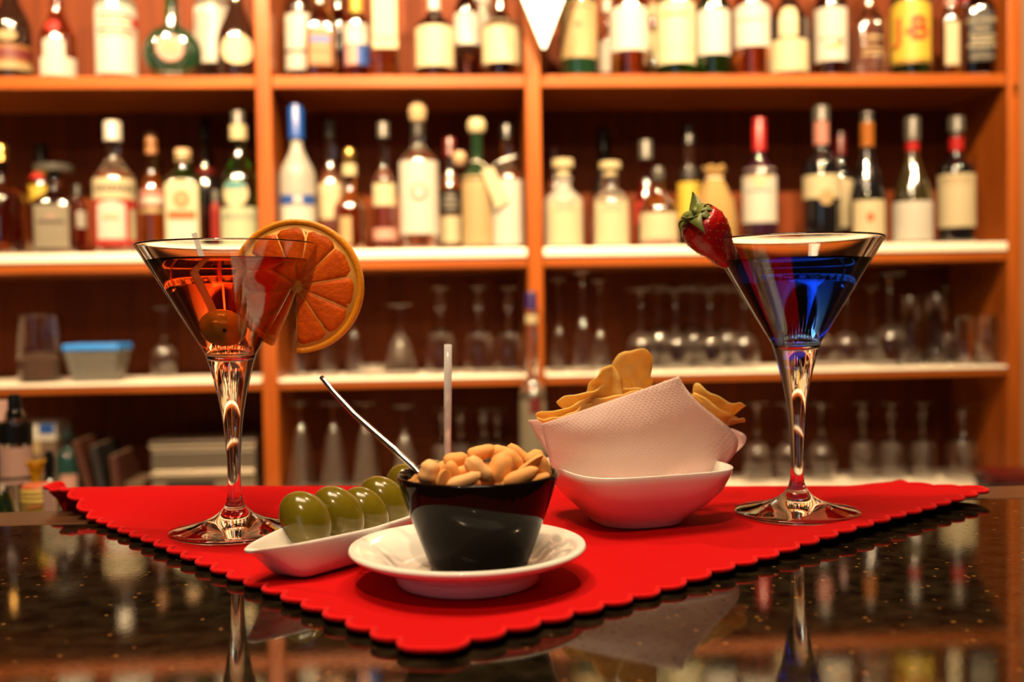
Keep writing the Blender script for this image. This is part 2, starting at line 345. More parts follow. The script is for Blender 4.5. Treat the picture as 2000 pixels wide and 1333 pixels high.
def shelving():
    t = thing('back_bar_shelving', 'orange-brown wooden back-bar shelving with cream-topped shelves', 'shelving', (0, 0, FLOOR))
    o = -FLOOR
    def b(n, x0, x1, y0, y1, z0, z1, m, bev=.003): return box(n, x0, x1, y0, y1, z0+o, z1+o, m, t, bev)
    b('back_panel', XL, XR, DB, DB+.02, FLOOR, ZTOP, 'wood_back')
    dv = [PY(518, 330, D), PY(1043, 330, D)]
    cuts = [XL+.02, dv[0].x-.018, dv[0].x+.018, dv[1].x-.018, dv[1].x+.018, XRI]
    wz = (PY(1000, 170, D).z, PY(1000, 522, D).z, PY(1000, 753, D).z)
    zc = PY(1000, 503, D).z; g = .0012
    for i in range(3):
        x0, x1 = cuts[2*i]+g, cuts[2*i+1]-g
        b('shelf_board', x0, x1, D+.002, DB-g, wz[0], ZU, 'wood_x')
        b('shelf_board', x0, x1, D+.002, DB-g, wz[1], zc-g, 'wood_x')
        b('shelf_liner', x0, x1, D-.004, DB-g, zc, ZM, 'laminate', .004)
        b('shelf_board', x0, x1, D+.002, DB-g, wz[2], ZL-.007-g, 'wood_x')
        b('shelf_liner', x0, x1, D-.003, DB-g, ZL-.007, ZL, 'laminate', .003)
        b('shelf_board', x0, x1, D+.002, DB-g, ZTOP-.03, ZTOP, 'wood_x')
    for c in dv: b('divider', c.x-.018, c.x+.018, D-.002, DB-g, ZB+g, ZTOP, 'wood_z', .004)
    b('side_panel', XRI, XR, D-.002, DB-g, ZB+g, ZTOP, 'wood_z', .004)
    b('side_panel', XL, XL+.02, D-.002, DB-g, ZB+g, ZTOP, 'wood_z', .004)
    h = PY(1980, 172, D-.002)
    tube('hook', [(h.x, h.y, h.z+o+.006), (h.x, h.y-.012, h.z+o+.006), (h.x, h.y-.018, h.z+o-.002), (h.x, h.y-.012, h.z+o-.008)], .0035, 'cap_gold', t, 8)
    # base cabinets under the cream counter top
    n = 6; x0 = XL; st = (XR-XL)/n
    b('counter_top', XL, XR+.12, D-.22, DB-g, ZB-.03, ZB, 'laminate', .005)
    b('base_cabinet', XL, XR+.10, D-.18, DB-g, FLOOR+.001, ZB-.0312, 'wood_z')
    for i in range(n):
        dr = b('cabinet_door', x0+st*i+.006, x0+st*(i+1)-.006, D-.198, D-.1805, FLOOR+.08, ZB-.045, 'wood_z')
        tube('handle', [(x0+st*(i+.85), D-.198, ZB-.12+o), (x0+st*(i+.85), D-.22, ZB-.12+o), (x0+st*(i+.85), D-.22, ZB-.22+o), (x0+st*(i+.85), D-.198, ZB-.22+o)], .004, 'lamp_metal', dr, 8)
    return t
shelving()
def bar():
    t = thing('bar_counter', 'glossy black speckled granite bar counter in the foreground', 'counter', (0, 0, FLOOR))
    o = -FLOOR; ST = .052
    box('counter_slab', -2.0, 2.0, -.20, YB-ST-.0008, o-.035, o, 'granite', t, .001)
    box('edge_strip', -2.0, 2.0, YB-ST, YB, o-.05, o-.0002, 'wood_dark', t, .003)
    box('bar_front', -1.98, 1.98, .05, .10, .001, o-.0355, 'wood_z', t)
    # the lower work bench behind the bar
    u = thing('under_bar_bench', 'low work bench behind the bar on the left', 'bench', (0, 0, FLOOR))
    box('bench_top', -1.9, -.42, YB+.12, 1.5, o-.205, o-.18, 'steel', u)
    for x in (-1.86, -.48):
        for y in (YB+.14, 1.46): box('leg', x-.02, x+.02, y-.02, y+.02, .001, o-.2055, 'steel', u)
bar()
BENCH = -.18
# ================================================================== bottles on the shelves
ROWS = {0: .060, 1: .135, 2: .215}
GT, GM, GL, GB = 'bottles on the top shelf', 'bottles on the middle shelf', 'glasses on the lower shelf', 'glasses on the back counter'
def bottle(px, zbase, ytop, w, ysh0, ysh1, neckw, row, m, label, group, cap=None, labels=(), n=2.0, fy=1.0, rot=0, Y=None, lip=True, name='liquor_bottle', cat='bottle', collar=None, curve=1.0, base_r=1.0):
    Y = Y if Y is not None else D + ROWS[row]
    k = (PY(px+50, 400, Y) - PY(px-50, 400, Y)).length/100          # metres per pixel there
    z_ = lambda y: PY(px, y, Y).z - zbase
    X = PY(px, (ysh0+ysh1)/2, Y).x
    R = w/2*k
    if n > 2: R *= .93
    if fy == 1.0: R = min(R, .047)
    nr = neckw/2*k; H = z_(ytop); s0, s1 = z_(ysh0), z_(ysh1); s1 = min(s1, H-.012)
    t = thing(name, label, cat, (X, Y, zbase), rot-math.atan2(X, Y)*(1 if n == 2 else .5), group)       # labels face the guests
    prof = [(0, .0005), (R*base_r*.86, .0005), (R*base_r*.96, .003), (R*base_r, .008)]
    if base_r != 1: prof.append((R, s0*.9))
    for i in range(7):
        u = i/6; f = (1-math.cos(u*math.pi))/2
        f = f**curve
        prof.append((R+(nr-R)*f, s0+(s1-s0)*u))
    prof += [(nr, s1+(H-s1)*.5), (nr, H-.008)]
    if lip: prof += [(nr*1.18, H-.007), (nr*1.18, H-.001)]
    prof += [(nr*.7, H), (0, H)]
    body_n = n
    V, Fc = [], []
    if n == 2: o = lathe('body', prof, m, t, 32)
    else:       # square below, round neck
        seg = 40; rows = []
        for r, z in prof:
            if r < 1e-7: rows.append([len(V)]); V.append((0, 0, z)); continue
            q = 0 if z <= s0+1e-6 else min(1, (z-s0)/max(1e-6, (s1-s0)*.8)); row_ = []
            ffy = fy+(1-fy)*q
            for i in range(seg):
                a = 2*math.pi*i/seg; kk = (sup(a, n)*(1-q)+q)*r
                row_.append(len(V)); V.append((kk*math.cos(a), kk*math.sin(a)*ffy, z))
            rows.append(row_)
        for a, b in zip(rows, rows[1:]):
            for i in range(seg):
                j = (i+1) % seg
                if len(a) == 1: Fc.append((a[0], b[j], b[i]))
                elif len(b) == 1: Fc.append((a[i], a[j], b[0]))
                else: Fc.append((a[i], a[j], b[j], b[i]))
        o = mesh('body', V, Fc, m, t)
    def rfun(z):
        for (r0, z0), (r1, z1) in zip(prof[2:], prof[3:]):
            if z0 <= z <= z1 and z1 > z0: return r0+(r1-r0)*(z-z0)/(z1-z0)
        return R
    if cap:
        c0, c1, cw, cm = cap[:4]; cr = cw/2*k; a, b = z_(c1), z_(c0)
        b = max(b, H+.0012)
        pr = [(nr*1.19+.0003, a), (cr, a), (cr*1.0, a+(b-a)*.08), (cr*.96, a+(b-a)*.12), (cr*.96, b-.003), (cr*.86, b), (0, b)]
        if len(cap) > 4 and cap[4] == 'round': pr = [(nr*.9, a), (cr*.8, a), (cr, a+(b-a)*.3), (cr, a+(b-a)*.7), (cr*.72, b-.001), (0, b)]
        if len(cap) > 4 and cap[4] == 'disc': pr = [(nr*.9, a), (nr*.9, a+(b-a)*.45), (cr, a+(b-a)*.5), (cr, b-.002), (cr*.9, b), (0, b)]
        if pr[0][0] > pr[1][0]: pr[0] = (pr[1][0]*.9, a)
        lathe('cap', pr, cm, t, 24)
    for y0, y1, cw, cm in (collar or ()):
        cr = max(cw/2*k, rfun(min(H-.009, z_(y1)))+.0006); a, b = z_(y1), z_(y0)
        lathe('neck_label', [(cr*.97, a), (cr, a), (cr, b), (cr*.97, b)], cm, t, 24)
    for L in labels:
        y0, y1, lw, lm = L[:4]; opt = L[4] if len(L) > 4 else {}
        half = math.asin(min(.985, lw/w)) if n == 2 else min(.78, math.atan(lw/w)*1.0)
        ac = -math.pi/2 + opt.get('ang', 0); zt, zb = z_(y0), z_(y1)
        zb = max(zb, .004)
        arch = opt.get('arch', 0)*k
        top = (lambda s, zt=zt, arch=arch: zt-arch*(s*s)) if arch else zt
        if opt.get('round'):
            zm, hh = (zt+zb)/2, (zt-zb)/2
            top = lambda s, zm=zm, hh=hh: zm+hh*math.sqrt(max(0.003, 1-s*s)); zb2 = lambda s, zm=zm, hh=hh: zm-hh*math.sqrt(max(0.003, 1-s*s))
        else: zb2 = zb
        lift = opt.get('lift', 0)
        q = patch(opt.get('name', 'label'), rfun, ac-half, ac+half, top, zb2, lm, t, off=.0009+lift, fy=fy, nexp=n, na=16 if arch or opt.get('round') else 12)
        for s, size, ty, tm in opt.get('text', ()):
            lettering(s, size*k, rfun((zt+zb)/2), z_(ty), tm, q, opt.get('ang', 0), off=.0026+lift, fy=fy, nexp=n, arch=opt.get('tarch', 0), wide=opt.get('wide', 1.0), bold=opt.get('bold', 0)*k)
        for p0, p1, pw, pm in opt.get('print', ()):
            h2 = math.asin(min(.98, pw/w)) if n == 2 else math.atan(pw/w)
            patch('print', rfun, ac-h2, ac+h2, z_(p0), z_(p1), pm, q, off=.0016+lift, fy=fy, nexp=n, na=8)
    t['_k'] = k
    return t
def lines(y0, y1, w, m, n=3):
    st = (y1-y0)/n; return [(y0+st*i, y0+st*i+st*.38, w*(1 - .25*(i % 2)), m) for i in range(n)]
def top_shelf():
    Z = ZU + .0004
    def B(*a, **k): return bottle(a[0], Z, *a[1:-1], a[-1], GT, **k)
    B(20, -60, 86, 58, -8, 30, 0, 'dbrown', 'dark bottle with a red and cream banded label, leftmost on the top shelf', cap=(-78, -50, 30, 'cap_black'),
      labels=[(95, 140, 74, 'paper_brown'), (103, 122, 76, 'paper_darkred', {'lift': .0008}), (68, 88, 40, 'paper_tan', {'round': 1, 'ang': -.2}), (130, 143, 76, 'paper_tan', {'lift': .0008})])
    B(112, -30, 70, 82, 18, 24, 0, 'amber', 'amber bottle with a tall white rounded label and red seal above it', cap=(-42, -4, 26, 'cap_cream'),
      labels=[(80, 150, 40, 'paper_white', {'arch': 8, 'ang': -.25}), (118, 154, 64, 'paper_white', {'lift': .0008}), (44, 68, 34, 'paper_red', {'ang': -.35, 'name': 'seal', 'round': 1})])
    B(225, -70, 82, 14, -20, 30, 0, 'dgreen', 'bottle wrapped by a tall white label with red print on the top shelf', cap=(-90, -55, 34, 'cap_white'),
      labels=[(10, 151, 79, 'paper_white', {'print': [(36, 41, 60, 'paper_red'), (46, 50, 54, 'paper_tan'), (56, 60, 60, 'paper_tan'), (66, 71, 66, 'paper_red'), (76, 79, 60, 'paper_tan')]}), (40, 58, 22, 'paper_red', {'ang': 1.05, 'lift': .0012})])
    # the flat round flask with a medallion
    Y = D+.06; X = PY(337, 90, Y).x; k = 1/ (F/Y)
    t = thing('flask_bottle', 'flat round dark green flask with a pink medallion in a ring of beads', 'bottle', (X, Y, Z), -math.atan2(X, Y), GT)
    Rf = .066; cz = Rf*.98
    V, Fc = lathe_geo([(0, -.024), (Rf*.6, -.024), (Rf*.88, -.018), (Rf, -.006), (Rf, .006), (Rf*.88, .018), (Rf*.6, .024), (0, .024)], 40)
    V = [(v[0], v[2], max(.0005, v[1]+cz)) for v in V]
    mesh('body', V, Fc, 'dgreen', t)
    lathe('neck', [(.021, cz+Rf*.80), (.017, cz+Rf*1.1), (.015, cz+Rf*1.6), (.015, cz+Rf*2.3), (.018, cz+Rf*2.32), (.018, cz+Rf*2.5), (0, cz+Rf*2.5)], 'green', t, 24)
    lathe('cap', [(.0185, cz+Rf*2.3), (.0205, cz+Rf*2.3), (.0205, cz+Rf*2.75), (0, cz+Rf*2.76)], 'cap_gold', t, 24)
    V, Fc = lathe_geo([(0, 0), (.029, 0), (.031, .002), (.029, .004), (0, .004)], 32); zc_ = PY(330, 100, Y).z-Z
    md = mesh('medallion', [(v[0]-.006, -.0245-v[2], v[1]+zc_) for v in V], Fc, 'paper_pink', t)
    V, Fc = lathe_geo([(.016, .004), (.019, .0045), (.019, .0055), (.016, .0055)], 24)
    mesh('emblem', [(v[0]-.006, -.0245-v[2], v[1]*.8+zc_) for v in V], Fc, 'paper_tan', md)
    tr = [(0, .009), (-.009, -.002), (.009, -.002)]
    for dx, dz in tr:
        V, Fc = lathe_geo([(0, .0041), (.006, .0041), (.006, .0052), (0, .0055)], 14); mesh('emblem', [(v[0]-.006+dx, -.0245-v[2], v[1]+zc_+dz*.8) for v in V], Fc, 'paper_tan', md)
    for i in range(26):
        a = 2*math.pi*i/26
        if -2.6 < a-math.pi*1.5 < -2.3: continue
        V, Fc = lathe_geo([(0, -.0035), (.003, -.002), (.0038, 0), (.003, .002), (0, .0035)], 8)
        mesh('bead', [(v[0]-.006+.042*math.cos(a), v[1]-.0235, v[2]+zc_+.042*math.sin(a)) for v in V], Fc, 'cap_silver', t)
    bottle(415, Z, -70, 74, 20, -30, 28, 2, 'clear', 'bottle with a plain white label standing behind the green flask', GT, cap=(-85, -60, 32, 'cap_white'), labels=[(0, 130, 70, 'paper_white')])
    B(462, -70, 82, 78, -6, 24, 0, 'dbrown', 'rounded dark brown bottle with an oval cream label next to the left divider', cap=(-85, -40, 28, 'cap_grey'),
      labels=[(76, 134, 62, 'paper_cream', {'round': 1})], curve=.8)
    # middle bay
    B(584, -90, 60, 20, -30, 24, 1, 'dbrown', 'brown bottle with a long off-white label beside the left divider, top shelf', cap=(-105, -80, 28, 'cap_black'), labels=[(34, 104, 54, 'paper_white'), (110, 142, 54, 'paper_white')])
    B(626, -70, 62, 56, 4, 24, 0, 'amber', 'squarish amber bottle with an orange-brown label and blue lettering band', cap=(-85, -52, 28, 'cap_gold'), n=4.5,
      labels=[(62, 134, 52, 'paper_brown', {'arch': 5, 'print': [(78, 90, 40, 'paper_blue'), (94, 97, 30, 'paper_tan'), (118, 121, 40, 'paper_tan')]})])
    B(662, -30, 44, 52, 16, 24, 2, 'brown', 'dark capped bottle standing in the back between two labelled bottles', cap=(14, -34, 22, 'cap_black') if False else (-46, 2, 26, 'cap_black'))
    B(696, -30, 52, 46, 24, 22, 1, 'redliq', 'bottle with a white upper label and dark striped lower label', cap=(-42, 26, 24, 'paper_yellow'),
      labels=[(52, 92, 49, 'paper_white', {'print': [(60, 63, 40, 'paper_pink')]}), (94, 132, 49, 'paper_blue', {}), (94, 132, 24, 'paper_pink', {'ang': -.5, 'lift': .0008})])
    B(750, -130, 58, -60, -90, 26, 0, 'amber', 'tall square whisky bottle with a long cream label and amber foot', cap=(-150, -115, 30, 'cap_black'), n=5, labels=[(-40, 78, 56, 'paper_cream'), (80, 101, 56, 'paper_cream', {'lift': .0006, 'print': [(86, 90, 30, 'paper_tan')]})])
    for x, s, yl in ((848, 'round-shouldered brown decanter bottle with a large cream label and white neck', (58, 137)), (978, 'round-shouldered brown decanter bottle with a large cream label beside the middle divider', (46, 130))):
        B(x, -60, 80, 56, 18, 20, 0, 'brown', s, cap=(-72, 22 if x < 900 else -20, 24, 'cap_white'), labels=[(yl[0], yl[1], 75, 'paper_cream', {'arch': 3})], curve=.75)
    B(912, -70, 50, 22, -16, 22, 1, 'brown', 'dark red-brown bottle with a short white label between two decanters', cap=(-85, -20, 26, 'cap_black'), labels=[(30, 92, 49, 'paper_white')])
    bottle(928, Z, -80, 60, -10, -50, 24, 2, 'clear', 'pale bottle with a white neck standing behind the two decanters', GT, cap=(-95, -60, 30, 'cap_white'), labels=[(-10, 60, 56, 'paper_white')])
    # right bay
    B(1128, -110, 74, 2, -40, 26, 0, 'dgreen', 'dark green bottle with a tan label behind the tip of the pennant', cap=(-130, -80, 30, 'cap_gold'),
      labels=[(10, 120, 70, 'paper_tan', {'arch': 3, 'print': [(20, 24, 50, 'paper_brown'), (52, 62, 14, 'paper_brown')]})])
    B(1186, 10, 30, 80, 50, 14, 1, 'clear', 'slim short bottle wrapped in white paper next to a whisky bottle', cap=(0, 24, 18, 'cap_white'), labels=[(84, 144, 29, 'paper_white')])
    B(1228, -110, 74, 14, -30, 26, 0, 'amber', 'whisky bottle with a tall white label and amber foot on the top shelf', cap=(-130, -84, 30, 'cap_gold'), labels=[(20, 106, 72, 'paper_white', {'arch': 3})])
    B(1276, 20, 40, 66, 50, 16, 2, 'yellow', 'small pale yellow bottle in the back next to the green whisky bottle', cap=(8, 34, 20, 'cap_cream'), labels=[(60, 120, 36, 'paper_pale')])
    B(1319, -120, 74, 2, -40, 28, 0, 'green', 'green whisky bottle with a tall pale yellow label', cap=(-140, -90, 32, 'cap_gold'), labels=[(10, 100, 72, 'paper_pale', {'arch': 3, 'print': [(34, 40, 46, 'print_gold')]}), (101, 131, 71, 'paper_pale', {'lift': .0006})])
    B(1392, -110, 65, 16, -30, 26, 0, 'green', 'green whisky bottle with a white label and bare green foot', cap=(-130, -84, 30, 'cap_red'), labels=[(25, 113, 63, 'paper_white', {'arch': 3})])
    B(1468, -100, 70, 8, -40, 26, 0, 'amber', 'amber bottle with a rounded white label crossed by a thin line', cap=(-118, -80, 30, 'cap_black'), labels=[(15, 98, 66, 'paper_white', {'arch': 8, 'print': [(46, 49, 46, 'print_gold')]})])
    B(1540, -90, 76, 50, -8, 26, 0, 'dbrown', 'dark bottle with a narrow upper and wide lower cream label', cap=(-105, -66, 30, 'cap_black'), labels=[(20, 80, 34, 'paper_cream', {'round': 0, 'arch': 5}), (84, 146, 73, 'paper_cream', {'arch': 2})])
    B(1622, -110, 62, 10, -34, 24, 0, 'brown', 'brown bottle with a white label carrying a pink and yellow mark', cap=(-126, -84, 28, 'cap_black'),
      labels=[(22, 125, 58, 'paper_white', {'print': [(80, 84, 44, 'print_grey')]}), (84, 95, 18, 'paper_pink', {'ang': .55, 'lift': .0008, 'name': 'print'}), (95, 101, 26, 'paper_yellow', {'ang': .2, 'lift': .0008, 'name': 'print'})])
    B(1697, -60, 64, 52, 10, 26, 0, 'clear', 'clear bottle with embossed pale print next to the yellow-labelled bottle', cap=(-76, -30, 32, 'cap_gold'), n=4,
      labels=[(76, 82, 46, 'paper_tan', {'arch': 6}), (90, 93, 40, 'paper_tan', {'arch': 4}), (102, 106, 36, 'paper_tan'), (112, 116, 42, 'paper_tan')])
    B(1778, -120, 78, 0, -46, 26, 0, 'green', 'green bottle with a bright yellow label and red lettering', cap=(-138, -90, 30, 'cap_red'),
      labels=[(8, 124, 75, 'paper_yellow', {'arch': 11, 'text': [('J', 58, 70, 'paper_orange')], 'ang': 0}), (124, 131, 75, 'print_gold', {'lift': .0004})])
    B(1856, -20, 34, 40, 14, 18, 0, 'olive_glass' if False else 'yellow', 'slim olive-tinted bottle with a narrow pale label near the right end', cap=(-32, 14, 24, 'cap_pink'), n=4, labels=[(46, 130, 27, 'paper_cream')])
    B(1886, -10, 36, 48, 20, 18, 1, 'dbrown', 'small dark bottle in the back beside the black-labelled whiskey', cap=(-24, 8, 24, 'cap_red'), labels=[(72, 84, 18, 'print_grey', {'round': 1}), (92, 130, 26, 'print_grey')])
    t = B(1911, -80, 58, 22, -14, 26, 0, 'brown', 'square whiskey bottle with a black label and white lettering at the right end', cap=(-98, -56, 32, 'cap_black'), n=5,
      labels=[(30, 125, 58, 'paper_black', {'print': [(66, 68, 22, 'paper_grey'), (84, 87, 40, 'paper_cream'), (116, 120, 44, 'paper_grey')], 'text': [("JACK DANIEL'S", 8.2, 47, 'paper_cream'), ('Old No.7', 6.2, 62, 'paper_cream'), ('Tennessee', 9, 77, 'paper_cream'), ('WHISKEY', 10.5, 96, 'paper_cream'), ('40% alc.', 6, 109, 'paper_grey')], 'bold': .1})])
top_shelf()
def jb_letters():       # remaining letters on the yellow label
    for o in bpy.data.objects:
        if o.get('label') == 'green bottle with a bright yellow label and red lettering':
            k = o['_k']; lab = [c for c in o.children if c.name.startswith('label')][0]
            for c in list(lab.children): bpy.data.objects.remove(c)
            Rr = 39*k; z = PY(1778, 66, o.location.y).z - o.location.z
            for s, sz, dx, m in (('J', 60, -.50, 'letter_red'), ('&', 15, -.08, 'letter_red'), ('B', 60, .40, 'letter_red')):
                lettering(s, sz*k, Rr, z - (.004 if s == '&' else 0), m, lab, dx, off=.0034, bold=.5*k)
jb_letters()
def middle_shelf():
    Z = ZM + .0004
    def B(*a, **k): return bottle(a[0], Z, *a[1:-1], a[-1], GM, **k)
    B(4, 296, 84, 392, 350, 24, 0, 'brown', 'amber-brown bottle cut by the left frame edge on the middle shelf', cap=(284, 316, 28, 'cap_gold'))
    B(80, 296, 66, 362, 326, 22, 2, 'yellow', 'yellow bottle with a dark cap and red neck seal behind the decanter', cap=(282, 318, 27, 'cap_black'), labels=[(366, 398, 44, 'paper_yellow'), (334, 352, 30, 'paper_red', {'ang': -.3, 'name': 'seal'})])
    B(106, 352, 88, 398, 370, 26, 0, 'brown', 'decanter bottle with a broad flat stopper and grey-beige label', cap=(322, 350, 74, 'cap_grey', 'disc'), n=4,
      labels=[(404, 488, 78, 'paper_grey', {'print': [(424, 428, 14, 'paper_pink'), (434, 440, 56, 'print_dark'), (448, 450, 50, 'print_grey'), (456, 458, 50, 'print_grey')]}), ])
    B(150, 370, 34, 404, 388, 14, 1, 'redliq', 'small dark red bottle with a white label squeezed beside the decanter', cap=(362, 384, 18, 'cap_grey'), labels=[(414, 446, 33, 'paper_white')])
    B(222, 262, 84, 356, 306, 26, 0, 'clear', 'aperitif bottle with a white cap, red label panels and white oval shield', cap=(238, 276, 35, 'cap_white'),
      labels=[(352, 392, 82, 'paper_cream', {'text': [('CINZANO', 17, 372, 'print_dark')], 'bold': .4, 'arch': 0}), (393, 482, 82, 'paper_red'),
              (396, 470, 54, 'paper_white', {'lift': .0008, 'ang': -.2, 'arch': 7, 'print': [(424, 427, 26, 'paper_yellow'), (430, 432, 30, 'print_gold')]}), (412, 470, 16, 'paper_mint', {'lift': .0008, 'ang': .95})])
    B(297, 280, 52, 374, 330, 20, 1, 'yellow', 'yellow liqueur bottle with a pink and white label behind the aperitif bottle', cap=(260, 302, 24, 'paper_brown'), labels=[(374, 404, 50, 'paper_pink', {'print': [(380, 384, 40, 'paper_red'), (388, 398, 36, 'paper_white')]}), (408, 418, 48, 'paper_tan', {'arch': 4})])
    B(358, 306, 78, 358, 326, 28, 0, 'green', 'square green herbal liqueur bottle with an arched cream label and round emblem', cap=(292, 316, 32, 'cap_tan'), n=5,
      labels=[(354, 488, 74, 'paper_pale', {'arch': 10, 'print': [(416, 432, 56, 'paper_orange'), (434, 486, 54, 'paper_white')]}), (376, 410, 34, 'paper_brown', {'lift': .0008, 'round': 1, 'name': 'emblem'}), (380, 406, 26, 'paper_tan', {'lift': .0013, 'round': 1, 'name': 'emblem'})])
    B(402, 250, 52, 372, 312, 20, 2, 'black_glass', 'tall black bottle in the back between two green bottles', cap=(230, 270, 24, 'cap_black'), collar=[(330, 342, 26, 'cap_dark_red')])
    B(421, 390, 20, 408, 398, 12, 1, 'redliq', 'thin bottle of bright red liquid between two green bottles', cap=(372, 396, 15, 'cap_grey'), labels=[(396, 478, 19, 'paper_red')])
    B(467, 244, 76, 356, 290, 24, 0, 'green', 'green mint liqueur bottle with a teal oval and pale lower label', cap=(218, 246, 26, 'cap_grey'), collar=[(246, 274, 33, 'cap_cream')],
      labels=[(355, 408, 48, 'paper_cream', {'round': 1, 'ang': -.25}), (357, 374, 36, 'paper_teal', {'lift': .0008, 'ang': -.25, 'arch': 6}), (408, 490, 72, 'paper_mint', {'text': [('BRANCA', 17, 426, 'print_grey')]})], curve=.85)
    # middle bay
    B(580, 262, 70, 346, 280, 22, 0, 'frost', 'frosted vodka bottle with a tall bright blue cap', cap=(204, 272, 31, 'cap_blue'), labels=[(384, 402, 66, 'paper_blue', {'print': [(386, 400, 16, 'paper_white')]}), (408, 440, 60, 'paper_white')], curve=.9)
    B(646, 248, 54, 372, 310, 20, 1, 'clear', 'clear bottle with a long neck and cream label behind the blue-capped bottle', cap=(236, 268, 22, 'cap_grey'), labels=[(358, 430, 50, 'paper_cream', {'arch': 6})])
    B(684, 322, 66, 412, 364, 22, 0, 'amber', 'short amber liqueur bottle with a ball stopper', cap=(290, 322, 26, 'cap_gold', 'round'), collar=[(322, 344, 28, 'cap_cream')], labels=[(426, 478, 22, 'paper_tan', {'ang': -.3})])
    B(750, 256, 46, 352, 326, 18, 0, 'rose', 'slender bottle of pale pink spirit with a thin neck', cap=(240, 270, 24, 'cap_grey'), labels=[(360, 404, 43, 'paper_cream'), (448, 470, 44, 'paper_pink')])
    B(817, 236, 78, 318, 284, 28, 0, 'clear', 'tall clear grappa bottle with a cork stopper and large white label', cap=(198, 238, 34, 'cork', 'round'), collar=[(244, 268, 30, 'cap_silver')],
      labels=[(318, 460, 74, 'paper_white', {}), (362, 398, 32, 'print_grey', {'lift': .0008, 'round': 1, 'name': 'emblem'}), (368, 390, 18, 'paper_white', {'lift': .0013, 'round': 1, 'name': 'emblem'})])
    B(879, 284, 44, 372, 330, 22, 1, 'clear', 'bottle with a black upper label and cream lower label behind the grappa', cap=(270, 306, 26, 'cap_dark_red'), labels=[(374, 420, 42, 'paper_black', {'print': [(382, 388, 24, 'print_grey'), (394, 400, 28, 'print_grey'), (406, 411, 26, 'print_grey')]}), (424, 476, 43, 'paper_cream')])
    t = B(932, 256, 62, 352, 312, 22, 0, 'dgreen', 'dark green bottle with a beige cap and a cream tag hung round its neck', cap=(232, 260, 36, 'cap_cream', 'round'), labels=[(346, 480, 60, 'paper_tan')])
    k = t['_k']; zt = lambda y: PY(932, y, D+.06).z-Z
    V = []; c = [(8, 338), (30, 330), (62, 398), (36, 412)]
    for yy in (-.042, -.0435):
        for dx, y in c: V.append((dx*k, yy, zt(y)))
    mesh('tag', V, [(0, 1, 2, 3), (7, 6, 5, 4), (0, 4, 5, 1), (1, 5, 6, 2), (2, 6, 7, 3), (3, 7, 4, 0)], 'paper_cream', t, False)
    tube('tag_cord', [(-12*k, -.016, zt(318)), (0, -.018, zt(316)), (14*k, -.034, zt(326)), (20*k, -.0425, zt(336))], .0012, 'string', t, 6)
    lathe('wooden_ball', [(0, zt(328)), (.012, zt(324)), (.018, zt(312)), (.012, zt(300)), (0, zt(296))], 'cap_tan', t, 20, cx=-34*k, cy=-.02)
    t = B(990, 262, 62, 352, 312, 20, 0, 'clear', 'clear bottle with a curved glass handle and large white label', cap=(244, 272, 24, 'cap_black'), labels=[(354, 480, 62, 'paper_white')])
    tube('handle', [(-26*k, -.028, zt(352)), (-32*k, -.034, zt(340)), (-26*k, -.036, zt(328)), (-8*k, -.034, zt(318)), (12*k, -.03, zt(312)), (24*k, -.028, zt(309))], .0045, 'cap_silver', t, 10)
    # right bay
    B(1084, 300, 34, 372, 340, 18, 2, 'clear', 'slim clear bottle with a dark red cap in the back by the middle divider', cap=(288, 322, 24, 'cap_dark_red'), labels=[(430, 478, 30, 'paper_white')])
    for x, s in ((1100, 'short clear spirit bottle with a pale mushroom stopper, nearer the middle divider'), (1192, 'short clear spirit bottle with a pale mushroom stopper, farther from the middle divider')):
        B(x, 346, 80, 396, 364, 30, 0, 'frost' if x < 1150 else 'clear', s, cap=(312 if x < 1150 else 317, 344, 42, 'cap_cream', 'disc'), labels=[(388, 480, 66, 'paper_cream', {'arch': 4, 'ang': .1, 'print': lines(396, 420, 40, 'print_grey', 3)})])
    B(1180, 262, 46, 396, 318, 22, 2, 'black_glass', 'tall black bottle in the back behind a mushroom stopper', cap=(250, 296, 26, 'cap_black'))
    B(1262, 290, 44, 392, 346, 20, 1, 'redliq', 'rose-red bottle with a pale grey cap behind the squat orange decanter', cap=(275, 312, 27, 'cap_grey'), labels=[(396, 440, 40, 'paper_red')])
    B(1286, 352, 88, 408, 372, 20, 0, 'amber', 'squat orange decanter with a broad cream label', cap=(326, 356, 24, 'cap_grey', 'round'), labels=[(418, 474, 82, 'paper_cream', {'print': [(468, 472, 70, 'paper_pink')]})], curve=.8)
    B(1346, 258, 46, 350, 326, 22, 1, 'dbrown', 'bottle with a yellow label behind the burlap-wrapped bottle', cap=(245, 284, 24, 'cap_black'), collar=[(330, 352, 40, 'cap_silver')], labels=[(358, 430, 44, 'paper_yellow')])
    # bottle wrapped in burlap
    Y = D+.06; X = PY(1396, 420, Y).x; t = thing('wrapped_bottle', 'bottle wrapped in tan burlap tied at the neck, behind the strawberry', 'bottle', (X, Y, Z), 0, GM)
    zz = lambda y: PY(1396, y, Y).z-Z; kk = Y/F
    prof = [(0, .0005), (40*kk, .0005), (43*kk, .012), (42*kk, zz(430)), (36*kk, zz(394)), (24*kk, zz(366)), (15*kk, zz(350)), (17*kk, zz(342)), (23*kk, zz(330)), (20*kk, zz(326)), (12*kk, zz(334)), (0, zz(338))]
    V, Fc = lathe_geo(prof, 48)
    V = [((v[0]*(1+.05*math.sin(7*math.atan2(v[1], v[0])+v[2]*40))), v[1]*(1+.05*math.sin(7*math.atan2(v[1], v[0])+v[2]*40)), v[2]+.003*math.sin(5*math.atan2(v[1], v[0]))*(v[2] > .12)) for v in V]
    mesh('burlap_wrap', V, Fc, 'burlap', t)
